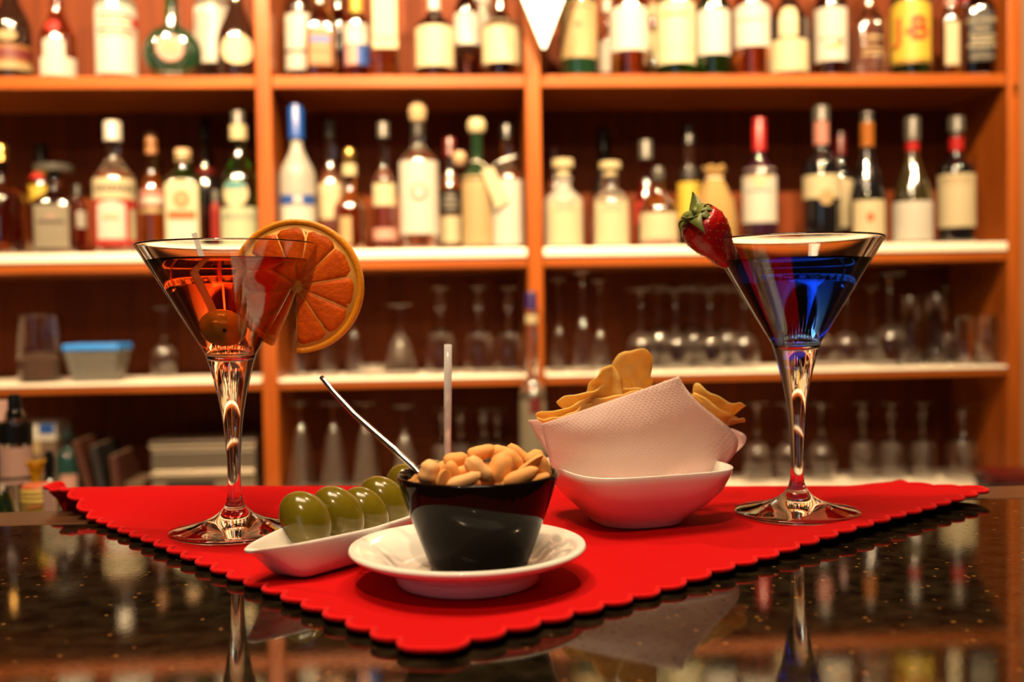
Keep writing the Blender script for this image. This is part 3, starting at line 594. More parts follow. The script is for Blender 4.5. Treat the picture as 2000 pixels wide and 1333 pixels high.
    tube('tie', [(16.5*kk*math.cos(a*math.pi/10), 16.5*kk*math.sin(a*math.pi/10), zz(350)) for a in range(20)], .0018, 'string', t, 6, closed=True)
    nm = dict(name='wine_bottle')
    B(1483, 238, 66, 340, 306, 22, 0, 'purple', 'wine bottle with a bright red capsule and white picture label', cap=(232, 296, 27, 'cap_red'), labels=[(332, 437, 63, 'paper_white', {'print': [(346, 352, 50, 'paper_cream'), (374, 378, 44, 'paper_teal')]}), (348, 372, 26, 'paper_cream', {'lift': .0008, 'round': 1, 'name': 'print'})], **nm)
    B(1604, 216, 70, 322, 292, 24, 0, 'black_glass', 'black wine bottle with a grey and pink capsule and sealed cream label', cap=(208, 238, 32, 'cap_grey'), collar=[(238, 284, 29, 'cap_pink')], labels=[(345, 390, 66, 'paper_cream', {'ang': -.05}), (374, 404, 26, 'paper_tan', {'round': 1, 'ang': .25, 'lift': .001, 'name': 'seal'})], rot=0, **nm)
    B(1642, 262, 50, 346, 318, 18, 1, 'black_glass', 'black wine bottle with a dark red capsule half hidden behind its neighbour', cap=(254, 304, 22, 'cap_dark_red'), labels=[(352, 446, 44, 'paper_cream', {'arch': 4})], **nm)
    B(1694, 226, 66, 398, 276, 22, 0, 'black_glass', 'sloping-shouldered wine bottle with an orange capsule and orange dot label', cap=(220, 242, 24, 'cap_grey'), collar=[(241, 288, 26, 'cap_orange')], labels=[(394, 464, 56, 'paper_cream', {'ang': .15}), (418, 436, 14, 'paper_orange', {'lift': .0008, 'round': 1, 'ang': .15, 'name': 'emblem'})], **nm)
    B(1782, 236, 76, 402, 286, 22, 0, 'olive_glass', 'olive-brown wine bottle with a grey capsule and wide white label', cap=(230, 276, 30, 'cap_grey'), collar=[(278, 296, 24, 'cap_red')], labels=[(396, 472, 74, 'paper_white')], **nm)
    B(1868, 236, 68, 330, 306, 24, 0, 'black_glass', 'black wine bottle with a tall buff label, rightmost on the middle shelf', cap=(229, 258, 31, 'cap_grey'), collar=[(258, 270, 27, 'cap_silver'), (270, 296, 27, 'cap_red')], labels=[(343, 446, 65, 'paper_cream', {'print': [(352, 354, 50, 'print_gold'), (360, 361, 50, 'print_gold')]})], **nm)
middle_shelf()
# ================================================================== glasses on the lower shelves
def wall(outer, t, zf):           # closed thin-walled profile; zf: inner floor height
    inner = [(max(.0005, r-t), z) for r, z in reversed(outer)]
    return outer, inner
def stem_glass(px, yfoot, w, ydome, zbase, Y, label, group, kind='tulip', knob=False, name='wine_glass', footw=None):
    """an upside-down stemmed glass standing on its rim"""
    k = (PY(px+50, 700, Y)-PY(px-50, 700, Y)).length/100; X = PY(px, ydome, Y).x
    H = PY(px, yfoot, Y).z-zbase; d = PY(px, ydome, Y).z-zbase; R = w/2*k; fr = (footw/2*k) if footw else R*.95
    t = thing(name, label, 'glass', (X, Y, zbase), 0, group)
    if kind == 'tulip': o = [(R*.80, .0006), (R*.90, d*.2), (R*.99, d*.45), (R, d*.6), (R*.88, d*.8), (R*.55, d*.94), (R*.22, d*1.01)]
    elif kind == 'flute': o = [(R, .0006), (R*.93, d*.2), (R*.78, d*.5), (R*.60, d*.8), (R*.42, d*.94), (R*.22, d*1.01)]
    else: o = [(R*.95, .0006), (R, d*.3), (R*.97, d*.75), (R*.80, d*.93), (R*.4, d*1.0), (R*.2, d*1.03)]
    th = .0013
    inn = [(max(.0004, r-th), z-(.0 if i < 4 else .0018)) for i, (r, z) in enumerate(o)]
    lathe('bowl', [(0, inn[-1][1]-.001)] + inn[::-1] + o + [(0, o[-1][1]+.001)], 'shelf_glass', t, 28)
    sr = max(.0032, R*.11); z0 = o[-1][1]+.0012
    st = [(0, z0), (sr*1.7, z0), (sr, z0+(H-z0)*.25)]
    if knob: st += [(sr*1.0, z0+(H-z0)*.4), (sr*2.5, z0+(H-z0)*.52), (sr*2.5, z0+(H-z0)*.62), (sr, z0+(H-z0)*.74)]
    st += [(sr, z0+(H-z0)*.9), (sr*1.6, H-.006), (0, H-.006)]
    lathe('stem', st, 'shelf_glass', t, 18)
    lathe('foot', [(0, H-.0058), (fr*.3, H-.0055), (fr*.95, H-.0026), (fr, H-.0015), (fr*.96, H), (0, H)], 'shelf_glass', t, 28)
    return t
def tumbler(px, ytop, w, zbase, Y, label, group, ribs=0, m='glass', taper=.92):
    k = (PY(px+50, 700, Y)-PY(px-50, 700, Y)).length/100; X = PY(px, ytop+30, Y).x; H = PY(px, ytop, Y).z-zbase; R = w/2*k
    t = thing('tumbler', label, 'glass', (X, Y, zbase), 0, group)
    prof = [(0, .0006), (R*taper*.94, .0006), (R*taper, .003), (R, H-.001), (R*.975, H), (R-.0018, H-.001), (R*taper-.0018, .010), (R*taper*.8, .007), (0, .007)]
    V, Fc = lathe_geo(prof, 48)
    if ribs: V = [(v[0]*(1+.018*math.cos(ribs*math.atan2(v[1], v[0]))), v[1]*(1+.018*math.cos(ribs*math.atan2(v[1], v[0]))), v[2]) for v in V]
    mesh('cup', V, Fc, m, t); return t
def lower_shelf():
    Z = ZL+.0004; Y1, Y2 = D+.09, D+.19; G = GL
    t = tumbler(76, 616, 84, Z, D+.08, 'tall glass jar with brown contents at the far left of the lower shelf', G, ribs=0, taper=.98)
    r = 84/2*(D+.08)/F; lathe('contents', [(0, .0085), (r*.88, .0085), (r*.90, .012), (r*.92, .055), (r*.7, .066), (r*.3, .060), (0, .068)], 'jar_contents', t, 28)
    # food box with a blue lid
    Y = D+.075; X = PY(192, 700, Y).x; k = Y/F
    t = thing('food_box', 'small frosted plastic food box with a blue lid on the lower shelf', 'box', (X, Y, Z))
    a, b, h = 50*k, 38*k, PY(192, 684, Y).z-Z
    V = [(sx*b, sy*b*.8, .0006) for sx, sy in ((-1, -1), (1, -1), (1, 1), (-1, 1))] + [(sx*a, sy*a*.8, h) for sx, sy in ((-1, -1), (1, -1), (1, 1), (-1, 1))]
    mesh('tub', V, [(0, 3, 2, 1), (4, 5, 6, 7), (0, 1, 5, 4), (1, 2, 6, 5), (2, 3, 7, 6), (3, 0, 4, 7)], 'plastic_clear', t, False)
    box('lid', -a*1.04, a*1.04, -a*.86, a*.86, h+.0005, h+.015, 'plastic_blue', t, .004)
    stem_glass(320, 600, 56, 668, Z, D+.2, 'single faint upside-down wine glass in the left bay of the lower shelf', G, 'tulip')
    for i, x in enumerate((585, 640, 692)):
        stem_glass(x, 604, 38, 646, Z, Y1, ('first', 'second', 'third')[i] + ' narrow upside-down cordial glass from the left divider, behind the orange slice', G, 'flute', name='cordial_glass')
    t = thing('glass_dish', 'low round glass dish in the middle bay of the lower shelf', 'dish', (PY(727, 700, Y1).x, Y1, Z), 0, G)
    lathe('bowl', [(0, .0006), (.018, .0006), (.030, .010), (.034, .026), (.032, .026), (.028, .011), (.017, .003), (0, .003)], 'shelf_glass', t, 32)
    stem_glass(781, 596, 68, 652, Z, Y1, 'upside-down cone-shaped glass beside the low glass dish', G, 'flute', name='cordial_glass')
    for x, s in ((860, 'nearest the cone-shaped glass'), (935, 'in the middle of its trio'), (994, 'nearest the middle divider')):
        stem_glass(x, 562, 62, 646, Z, Y1, 'upside-down knobbed goblet ' + s, G, 'goblet', knob=True, name='goblet', footw=46)
    for x, yf, w, yd, s in ((1092, 545, 40, 640, 'tall upside-down flute beside the middle divider'), (1138, 532, 46, 622, 'tall upside-down flute with a bright glint, second from the middle divider'), (1172, 550, 40, 645, 'tall upside-down flute, third from the middle divider')):
        stem_glass(x, yf, w, yd, Z, Y1 if x != 1138 else Y1-.04, s, G, 'flute', name='champagne_flute')
    od = ('first', 'second', 'third', 'fourth', 'fifth')
    for i, x in enumerate((1252, 1320, 1386, 1452)):
        stem_glass(x, 566, 62, 648, Z, Y1, od[i]+' of four upside-down wine glasses between the flutes and the blue cocktail', G)
    for i, x in enumerate((1286, 1353, 1419)):
        stem_glass(x, 560, 56, 640, Z, Y2, od[i]+' upside-down wine glass in the back row of the lower right bay', G)
    stem_glass(1600, 560, 58, 648, Z, Y1, 'upside-down wine glass seen just right of the blue cocktail stem top', G)
    stem_glass(1652, 560, 56, 648, Z, Y1, 'upside-down wine glass with twin glints right of the blue cocktail', G)
    stem_glass(1703, 560, 50, 648, Z, Y2, 'upside-down wine glass between the twin-glint glass and the ribbed tumblers', G)
    stem_glass(1738, 536, 66, 634, Z, D+.06, 'tall upside-down wine glass with a wide foot beside the ribbed tumblers', G)
    tumbler(1778, 578, 44, Z, Y1, 'ribbed bluish tumbler, left one of the pair in the lower right bay', G, ribs=10)
    tumbler(1828, 574, 46, Z, Y1, 'ribbed bluish tumbler, right one of the pair in the lower right bay', G, ribs=10)
    stem_glass(1848, 556, 56, 640, Z, Y2, 'large upside-down glass with a broad foot behind the small tumblers', G, footw=66)
    tumbler(1884, 618, 40, Z, D+.06, 'small cut tumbler, second from the right end of the lower shelf', G, ribs=9)
    tumbler(1926, 616, 38, Z, D+.05, 'small cut tumbler at the right end of the lower shelf', G, ribs=9)
lower_shelf()
def back_counter():
    Z = ZB+.0004; Y1, Y2 = D+.15, D+.22; G = GB; od = ('first', 'second', 'third', 'fourth')
    for i, x in enumerate((588, 651, 714, 790)):
        stem_glass(x, 786 if i < 3 else 792, 61 if i < 3 else 60, 832 if i < 3 else 850, Z, D+.05, od[i]+' upside-down champagne flute from the left divider on the back counter', G, 'flute', name='champagne_flute', footw=56)
    for i, x in enumerate((866, 900, 945, 972)):
        stem_glass(x, 798, 50 if i % 2 else 56, 862, Z, Y1 if i % 2 == 0 else Y2, od[i]+' upside-down knobbed goblet behind the peanuts', G, 'goblet', knob=True, name='goblet')
    xs = (1478, 1540, 1604, 1685, 1741, 1802)
    for i, x in enumerate(xs):
        stem_glass(x, 786, 60 if i < 3 else 54, 858, Z, Y1, ('upside-down wine glass on the back counter behind the crisps', 'upside-down wine glass on the back counter behind the blue cocktail stem', 'upside-down wine glass on the back counter right of the blue cocktail stem',
            'upside-down glass with a strong glint on the back counter, left of two', 'upside-down glass with a strong glint on the back counter, right of two', 'upside-down wine glass second from the right on the back counter')[i], G, 'tulip' if i < 3 else 'goblet', knob=i > 2)
    stem_glass(1880, 794, 68, 856, Z, D+.12, 'upside-down knobbed glass with a wide foot at the right end of the back counter', G, 'goblet', knob=True, footw=70)
    # slim tall bottle with a tag standing before the middle divider
    Y = D+.0-.0+.02; Y = D-.0  # stands at the counter's front lip
    t = bottle(1040, Z, 604, 54, 770, 740, 22, 0, 'clear', 'tall long-necked bottle with a purple top standing before the middle divider', 'bottles on the back counter', Y=D-.05, cap=(570, 604, 24, 'cap_purple'),
        labels=[(762, 925, 50, 'paper_grey'), (776, 806, 22, 'paper_darkred', {'lift': .0008, 'ang': .2, 'name': 'print'})], collar=[(615, 632, 25, 'cap_cream')], lip=True)
    # stainless lidded box
    Y = D+.02; a, b = PY(292, 900, Y), PY(500, 900, Y); zt = PY(400, 858, Y).z-Z
    t = thing('steel_box', 'brushed stainless steel lidded box behind the orange cocktail stem', 'box', ((a.x+b.x)/2, Y, Z)); wd = (b.x-a.x)/2
    box('case', -wd, wd, .004, .19, .0006, zt-.023, 'steel_dull', t, .006); box('lid', -wd-.004, wd+.004, -.004, .195, zt-.022, zt-.001, 'steel', t, .008, 3)
    box('front_rail', -wd, wd, -.010, .003, zt-.083, zt-.072, 'steel', t, .005); box('vent_panel', -wd*.7, wd*.2, .0, .0035, .012, zt-.1, 'paper_black', t, .001)
    # trays
    X = PY(272, 900, D+.08).x
    for i in range(5):
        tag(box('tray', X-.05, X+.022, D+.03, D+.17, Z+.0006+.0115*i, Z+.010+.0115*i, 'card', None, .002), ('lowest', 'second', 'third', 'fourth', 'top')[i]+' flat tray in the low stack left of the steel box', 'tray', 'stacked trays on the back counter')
    # leaning menus
    for i, (px, lean, h, m, s) in enumerate(((198, -14, .165, 'menu_brown_shaded', 'reddish-brown leaning menu folder on the back counter, leftmost'), (219, -10, .15, 'menu_black', 'black leaning menu folder between two brown ones'), (243, -5, .125, 'menu_brown_shaded', 'short brown menu folder beside the tray stack'))):
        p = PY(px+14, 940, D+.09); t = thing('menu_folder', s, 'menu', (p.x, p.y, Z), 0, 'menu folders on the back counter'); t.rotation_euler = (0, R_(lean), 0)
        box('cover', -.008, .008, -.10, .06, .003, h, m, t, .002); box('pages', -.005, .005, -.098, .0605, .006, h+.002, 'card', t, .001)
    t = bottle(133, Z, 846, 48, 890, 872, 16, 0, 'teal_glass', 'dark teal-tinted bottle with a long black pourer left of the menus', 'bottles on the back counter', Y=D-.0-.03+.06, cap=(836, 884, 17, 'cap_black'), labels=[(925, 960, 30, 'paper_pink')])
    # cartons with a blue and white box on top
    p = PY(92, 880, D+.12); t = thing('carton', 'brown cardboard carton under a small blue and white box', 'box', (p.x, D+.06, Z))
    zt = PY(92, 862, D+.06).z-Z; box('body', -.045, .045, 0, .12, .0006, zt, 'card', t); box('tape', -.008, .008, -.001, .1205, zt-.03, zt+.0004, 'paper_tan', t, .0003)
    z2 = PY(92, 826, D+.06).z-Z; t = thing('small_box', 'small blue and white box lying on the brown carton', 'box', (p.x, D+.06, Z+zt+.0006))
    box('body', -.043, .043, .002, .10, 0, z2-zt, 'paper_white', t); box('print', 0.006, .0405, .0005, .0018, .016, z2-zt-.004, 'paper_blue', t, .0003)
    # stack of dark red menus at the right end
    p = PY(1962, 905, D-.1)
    for i in range(5):
        o = tag(box('menu_book', -.055, .085, -.05, .07, .0004, .0105, 'menu_red' if i != 2 else 'menu_black', None, .003), ('lowest', 'second', 'middle', 'fourth', 'topmost')[i]+' dark red menu book in the pile at the right end', 'menu', 'pile of menu books')
        o.location = (p.x+.006*math.sin(i*2.1), D-.12, Z+.0112*i); o.rotation_euler = (0, 0, R_(-12+7*math.sin(i*1.7)))
back_counter()
def bench_items():
    Z = BENCH+.0004; G = 'bottles on the bench behind the bar'; Yb = 1.22
    t = bottle(30, Z, 800, 62, 866, 828, 40, 0, 'clear', 'small bottle with a black pointed pourer and pink-beige label at the far left', G, Y=Yb, cap=(768, 818, 26, 'cap_black', 'round'), labels=[(872, 942, 56, 'sachet', {'print': [(929, 933, 52, 'print_dark')]})], collar=[(828, 866, 56, 'cap_black')], lip=False)
    t = bottle(-4, Z, 800, 60, 850, 820, 40, 0, 'dgreen', 'green glass bottle with a pale collar cut by the left frame edge', G, Y=Yb+.12, cap=(784, 822, 66, 'sachet'))
    t = bottle(97, Z, 905, 40, 950, 930, 16, 0, 'dgreen', 'dark green bottle with a pointed black cap behind the yellow jar', G, Y=Yb+.1, cap=(880, 938, 20, 'cap_black', 'round'))
    # yellow jar
    Y = 1.05; X = PY(78, 980, Y).x; k = Y/F; z_ = lambda y: PY(78, y, Y).z-Z; r = 33*k
    t = thing('yellow_jar', 'yellow ridged jar with an orange lid at the left bar edge', 'jar', (X, Y, Z))
    pr = [(0, .0006), (r*.96, .0006), (r, .004), (r, z_(980))]
    for i in range(3):
        b = z_(978-9*i); c = z_(972-9*i); pr += [(r*1.03, b), (r*1.05, (b+c)/2), (r*1.0, c)]
    pr += [(r, z_(952)), (0, z_(952))]
    lathe('body', pr, 'jar_yellow', t, 32)
    lathe('lid', [(0, z_(951.8)), (r*.98, z_(951.8)), (r*1.0, z_(950)), (r*.9, z_(946)), (0, z_(944))], 'jar_red', t, 32)
    tube('handwriting', [((-12+i*2.2)*k, -math.sqrt(max(0, r*r-((-12+i*2.2)*k)**2))-.0006, z_(990-3*(i % 2)-i*.5)) for i in range(13)], .0006, 'jar_red', t, 6)
    # yellow crystal stopper standing behind the jar
    Yc = 1.16; X = PY(70, 930, Yc).x; z_ = lambda y: PY(70, y, Yc).z-Z; k = Yc/F
    t = thing('yellow_ornament', 'flared yellow crystal vase behind the yellow jar', 'vase', (X, Yc, Z))
    pr = [(0, .0006), (14*k, .0006), (12*k, .01), (8*k, z_(950)), (9*k, z_(930)), (13*k, z_(915)), (19*k, z_(902)), (17*k, z_(902)), (10*k, z_(915)), (0, z_(925))]
    V, Fc = lathe_geo(pr, 24); V = [(v[0]*(1+.09*math.cos(8*math.atan2(v[1], v[0]))), v[1]*(1+.09*math.cos(8*math.atan2(v[1], v[0]))), v[2]+.002*math.cos(8*math.atan2(v[1], v[0]))*(v[2] > z_(905))) for v in V]
    mesh('body', V, Fc, 'crystal_yellow', t, False)
    # sachets and small dispenser
    p = PY(112, 975, 1.02); t = thing('sugar_sachet', 'pink paper sachet leaning beside the yellow jar', 'sachet', (p.x, p.y, Z)); zz = PY(112, 944, 1.02).z-Z
    box('packet', -.006, .006, -.003, .003, .0006, zz, 'sachet', t, .002, 2); t.rotation_euler = (0, R_(-3), 0)
    p = PY(132, 985, 1.06); t = thing('sugar_sachet', 'grey-green paper sachet nearest the red cloth corner', 'sachet', (p.x, p.y, Z)); zz = PY(132, 968, 1.06).z-Z
    box('packet', -.008, .008, -.003, .003, .0006, zz, 'paper_mint', t, .002, 2)
    p = PY(2, 980, 1.0); t = thing('green_pourer', 'small green cone-shaped bottle top at the lower left frame edge', 'bottle', (p.x, p.y, Z)); zz = PY(2, 962, 1.0).z-Z
    lathe('body', [(0, .0006), (.016, .0006), (.016, zz*.8), (.008, zz), (0, zz)], 'green', t, 24)
    p = PY(1, 930, 1.43); t = thing('red_carton', 'pink and red carton edge at the far left behind the bottles', 'box', (p.x-.02, p.y, Z)); zz = PY(1, 870, 1.43).z-Z
    box('body', -.02, .022, 0, .05, .0006, zz*.9, 'sachet', t); box('top_band', -.02, .022, -.001, .0505, zz*.9+.0004, zz, 'paper_red', t)
bench_items()
def pennant():
    Y = D-.07; tip = PY(1062, 96, Y); k = Y/F
    t = thing('pennant', 'white-edged light blue triangular pennant hanging before the top shelf', 'pennant', (tip.x, Y, tip.z))
    def tri(h0, w, h1, y, th):
        pts = [(-.006*w, h0+.004), (0, h0), (.006*w, h0+.004)]
        sl = (37*k)/(95*k)
        pts = [(-.004, h0+.003), (0, h0), (.004, h0+.003), (sl*(h1-h0)+.006, h1), (-sl*(h1-h0)-.006, h1)]
        n = len(pts); V = [(x, y-th, z) for x, z in pts]+[(x, y, z) for x, z in pts]
        return V, [tuple(range(n)), tuple(range(2*n-1, n-1, -1))]+[(i, (i+1) % n, n+(i+1) % n, n+i) for i in range(n)]
    V, Fc = tri(0, 1, .30, 0, .003); mesh('cloth', V, Fc, 'pennant_white', t, False)
    V, Fc = tri(.058, 1, .29, -.0032, .001); mesh('field', V, Fc, 'pennant_blue', t, False)
    V, Fc = lathe_geo([(0, 0), (.012, 0), (.012, .001), (0, .001)], 20); mesh('badge', [(v[0], -.0045-v[2], v[1]+.103) for v in V], Fc, 'pennant_white', t)
    V, Fc = lathe_geo([(0, 0), (.005, 0), (.005, .001), (0, .001)], 14); mesh('badge', [(v[0], -.0045-v[2], v[1]+.072) for v in V], Fc, 'pennant_orange', t)
    tube('rod', [(-.14, 0, .303), (.14, 0, .303)], .004, 'cap_gold', t, 8)
    zz = ZTOP-.015-tip.z
    tube('string', [(-.13, 0, .306), (0, .068, zz), (.13, 0, .306)], .0012, 'string', t, 6)
pennant()
# ================================================================== foreground on the bar
CT = .0019                       # top of the cloth above the granite
def sst(a, b, x):
    t = max(0, min(1, (x-a)/(b-a))); return t*t*(3-2*t)
C0 = Vector((-.012, .399)); CA = R_(37.6); CL = .480
CU = Vector((math.cos(CA), math.sin(CA))); CV = Vector((-math.sin(CA), math.cos(CA)))
def cloth_pos(u, v, extra=0.0):
    p = C0 + CU*(CL*u) + CV*(CL*v); x, y = p.x, p.y
    z = .0011 + .0004*noise.noise(Vector((x*14, y*14, 0)))
    # slightly lifted borders
    eu, ev = min(u, 1-u)*CL, min(v, 1-v)*CL
    e = min(eu, ev); lift = (1-sst(0, .03, e))*(.0022+.0012*noise.noise(Vector((x*18+3, y*18, 1))))
    lift += (1-sst(0, .05, v*CL))*.0035*sst(.25, .8, u)
    z += max(0, lift)
    z += sst(YB-.055, YB-.002, y)*.013*max(0, min(1.1, (.30-x)/.5))*(1 if x > -.2 else 1)
    lc = math.hypot(u*CL, (1-v)*CL); z -= .0055*(1-sst(.0, .09, lc))
    over = y-YB
    if over > 0:                 # hangs down behind the bar, except for the stiff corner on the left
        droop = sst(-.300, -.274, x)
        r = .012; a = min(over/r, math.pi/2)*droop
        L2 = max(0, over-r*math.pi/2)
        if droop > .001:
            ys = r*math.sin(a)/1.0 + (over-r*a if a < math.pi/2*droop-1e-6 else 0)*0
            yy = YB + (r*math.sin(a) + max(0, over-r*a)*math.cos(a)*(1-droop))
            zz = z - r*(1-math.cos(a)) - max(0, over-r*a)*math.sin(a)
            y, z = yy + .004*droop, zz
    return Vector((x, y, z+extra))
def cloth():
    NS = 25; N = NS*8
    def sc(t): return abs(math.sin(math.pi*NS*t))**.8
    t = thing('red_tablecloth', 'red cloth with a scalloped hem laid cornerwise on the bar', 'cloth', (0, 0, 0))
    V, Fc = [], []; amp = .0058; fall = .02
    def uv(i, j):
        u, v = i/N, j/N
        # rounded corners plus scallops pushed outwards from each side
        a, b = sc(u), sc(v)
        du = (-b*(1-sst(0, fall, u)) + b*(1-sst(0, fall, 1-u)))*amp/CL
        dv = (-a*(1-sst(0, fall, v)) + a*(1-sst(0, fall, 1-v)))*amp/CL
        cr = .004
        for cu, cv in ((0, 0), (1, 0), (0, 1), (1, 1)):
            d = max(abs(u-cu), abs(v-cv)); k = 1-sst(0, .06, d)
            du += (.5-cu)*2*cr*k*.45; dv += (.5-cv)*2*cr*k*.45
        return u+du, v+dv
    for i in range(N+1):
        for j in range(N+1): V.append(cloth_pos(*uv(i, j)))
    for i in range(N):
        for j in range(N):
            a = i*(N+1)+j; Fc.append((a, a+N+1, a+N+2, a+1))
    o = mesh('fabric', V, Fc, 'cloth', t)
    s = o.modifiers.new('thickness', 'SOLIDIFY'); s.thickness = .0008; s.offset = 0
    idx = [(i, 0) for i in range(N)] + [(N, j) for j in range(N)] + [(i, N) for i in range(N, 0, -1)] + [(0, j) for j in range(N, 0, -1)]
    tube('scalloped_hem', [cloth_pos(*uv(i, j))+Vector((0, 0, .0003)) for i, j in idx], .0014, 'hem', t, 8, closed=True)
cloth()
# ---------------------------------------------------------------- cocktail glasses
def cocktail_glass(c, liquid, level, name, label, llabel):
    t = thing('martini_glass', label, 'glass', (c.x, c.y, CT))
    ro = [(0, 0), (.037, 0), (.0395, .0008), (.0400, .0020), (.0385, .0032), (.030, .0050), (.021, .0072), (.0135, .0104), (.0085, .0140), (.0058, .0180), (.0044, .0230), (.0040, .030), (.0041, .040), (.0047, .053), (.0060, .068), (.0082, .082), (.0108, .094), (.0136, .1045), (.0160, .1120)]
    fine = []                    # smooth the foot and stem outline
    for i in range(3, len(ro)-1):
        p0, p1, p2, p3 = (Vector(ro[j]) for j in (i-1, i, i+1, min(i+2, len(ro)-1)))
        for q in range(4):
            u = q/4; v = .5*((2*p1)+(-p0+p2)*u+(2*p0-5*p1+4*p2-p3)*u*u+(-p0+3*p1-3*p2+p3)*u**3); fine.append((v.x, v.y))
    ro = ro[:3]+fine+[ro[-1]]
    ro += [(.0160+(.0551-.0160)*i/8, .1120+(.1775-.1120)*i/8) for i in range(1, 8)] + [(.0549, .17716), (.0551, .1775)] + [(.05533, .17795), (.0550, .1785), (.0545, .1787), (.0540, .1784)]
    ri = [(.05375, .1779), (.0536, .17765)] + [(.0538+(.0150-.0538)*i/8, .1780+(.1145-.1780)*i/8) for i in range(1, 9)] + [(.0128, .1115), (.0090, .1092), (.0045, .1081), (0, .1078)]
    g = lathe('glass', ro+ri, 'glass', t, 96)
    k = (level-.1145)/(.1780-.1145); rl = .0150+(.0538-.0150)*k
    li = [(0, .1076), (.0047, .1079), (.0092, .1090), (.0131, .1113), (.0153, .1144)] + [(.0153+(rl+.0003-.0153)*i/6, .1144+(level-.1144)*i/6) for i in range(1, 7)]
    li += [(rl-.0006, level-.0004), (rl-.003, level-.0008), (0, level-.0008)]
    q = lathe('drink', li, liquid, t, 96); q['label'] = llabel
    return t
GO, GBl = PZ(460, 1040, CT), PZ(1557, 1005, CT)
cocktail_glass(GO, 'liquid_orange', .1690, 'orange', 'stemmed cocktail glass of orange-red drink with an orange slice on its rim', 'clear orange-red drink')
cocktail_glass(GBl, 'liquid_blue', .1650, 'blue', 'stemmed cocktail glass of bright blue drink with a strawberry on its rim', 'clear deep blue drink')
def orange_slice():
    c = PY(580, 560, GO.y-.001); Rr = .0415; th = .006
    t = thing('orange_slice', 'slit orange slice hooked over the rim of the orange cocktail', 'orange slice', c)
    t.rotation_euler = (R_(2), 0, R_(-6))
    # angles measured from +x counter-clockwise (seen from the camera); the slit opens downwards
    A0, A1 = R_(-91), R_(-91-26+360)
    def bend(a):                 # inner flap is pushed a little away from the camera
        f = sst(R_(120), A1, a); return .008*f
    def ring(name, r0, r1, y0, y1, m, parent, a0=A0, a1=A1, n=64, rb=.0):
        V, Fc = [], []
        for i in range(n+1):
            a = a0+(a1-a0)*i/n; b = bend(a)
            for r, y in ((r0, y0), ((r0+r1)/2, y0-rb), (r1, y0), (r1, y1), ((r0+r1)/2, y1+rb), (r0, y1)):
                V.append((r*math.cos(a), y+b*min(1, r/.02), r*math.sin(a)))
        for i in range(n):
            for k in range(6): Fc.append((i*6+k, i*6+(k+1) % 6, (i+1)*6+(k+1) % 6, (i+1)*6+k))
        Fc += [tuple(range(6)), tuple(range(n*6, n*6+6))]
        return mesh(name, V, Fc, m, parent)
    ring('rind', Rr-.0034, Rr, -th/2, th/2, 'orange_rind', t)
    p = ring('pith', .0008, Rr-.0033, -th/2+.0004, th/2-.0004, 'orange_pith', t)
    n = 10; st = (A1-A0)/n
    for i in range(n):
        a0, a1 = A0+st*i+R_(.5), A0+st*(i+1)-R_(.5); V, Fc = [], []; am = (a0+a1)/2
        rows = 9; cols = 7
        for sgn in (-1, 1):
            for r_ in range(rows):
                f = r_/(rows-1); r = .0040+(Rr-.0053-.0040)*f
                for c_ in range(cols):
                    g = c_/(cols-1); w = 1-(.0012/r)*.5
                    a = am+(g-.5)*(a1-a0)*max(.3, w)
                    rr = r-(.0022*(2*g-1)**4 if f > .8 else 0)
                    edge = min(f, 1-f, g, 1-g)*6
                    V.append((rr*math.cos(a), sgn*(th/2-.0004+.0007*min(1, edge)+.00025*noise.noise(Vector((r*700, a*60, i)))) + bend(a)*min(1, rr/.02), rr*math.sin(a)))
        m_ = rows*cols
        for r_ in range(rows-1):
            for c_ in range(cols-1):
                a = r_*cols+c_; q = (a, a+1, a+cols+1, a+cols); Fc += [q, tuple(m_+k for k in reversed(q))]
        for r_ in range(rows-1):
            for c_ in (0, cols-1): a = r_*cols+c_; Fc.append((a, a+cols, m_+a+cols, m_+a))
        for c_ in range(cols-1):
            for r_ in (0, rows-1): a = r_*cols+c_; Fc.append((a, a+1, m_+a+1, m_+a))
        mesh('segment', V, Fc, 'orange_flesh', t)
orange_slice()
def ellipsoid_geo(a, b, c, seg=24, rings=14):
    prof = [(math.sin(math.pi*i/rings), -math.cos(math.pi*i/rings)) for i in range(rings+1)]; prof[0] = (0, -1); prof[-1] = (0, 1)
    V, Fc = lathe_geo(prof, seg); return [(v[0]*a, v[1]*b, v[2]*c) for v in V], Fc
def drink_olive():
    c = PY(438, 632, GO.y-.006)
    t = thing('cocktail_olive', 'pale olive sunk in the orange cocktail', 'olive', c)
    V, Fc = ellipsoid_geo(.0115, .0115, .0125); mesh('flesh', V, Fc, 'olive_drunk', t)
    V, Fc = ellipsoid_geo(.0012, .0006, .0012, 8, 6); mesh('pit_mark', [(v[0]+.001, v[1]-.0112, v[2]-.004) for v in V], Fc, 'print_dark', t)
    t.rotation_euler = (0, R_(-30), 0)
    a, b = PY(379, 457, GO.y+.004), PY(432, 616, GO.y-.002)
    t = thing('cocktail_pick', 'clear acrylic pick standing in the orange cocktail', 'pick', (0, 0, 0))
    tube('rod', [a, a+(b-a)*.5, b], .0023, 'acrylic', t, 4, square=True)
drink_olive()
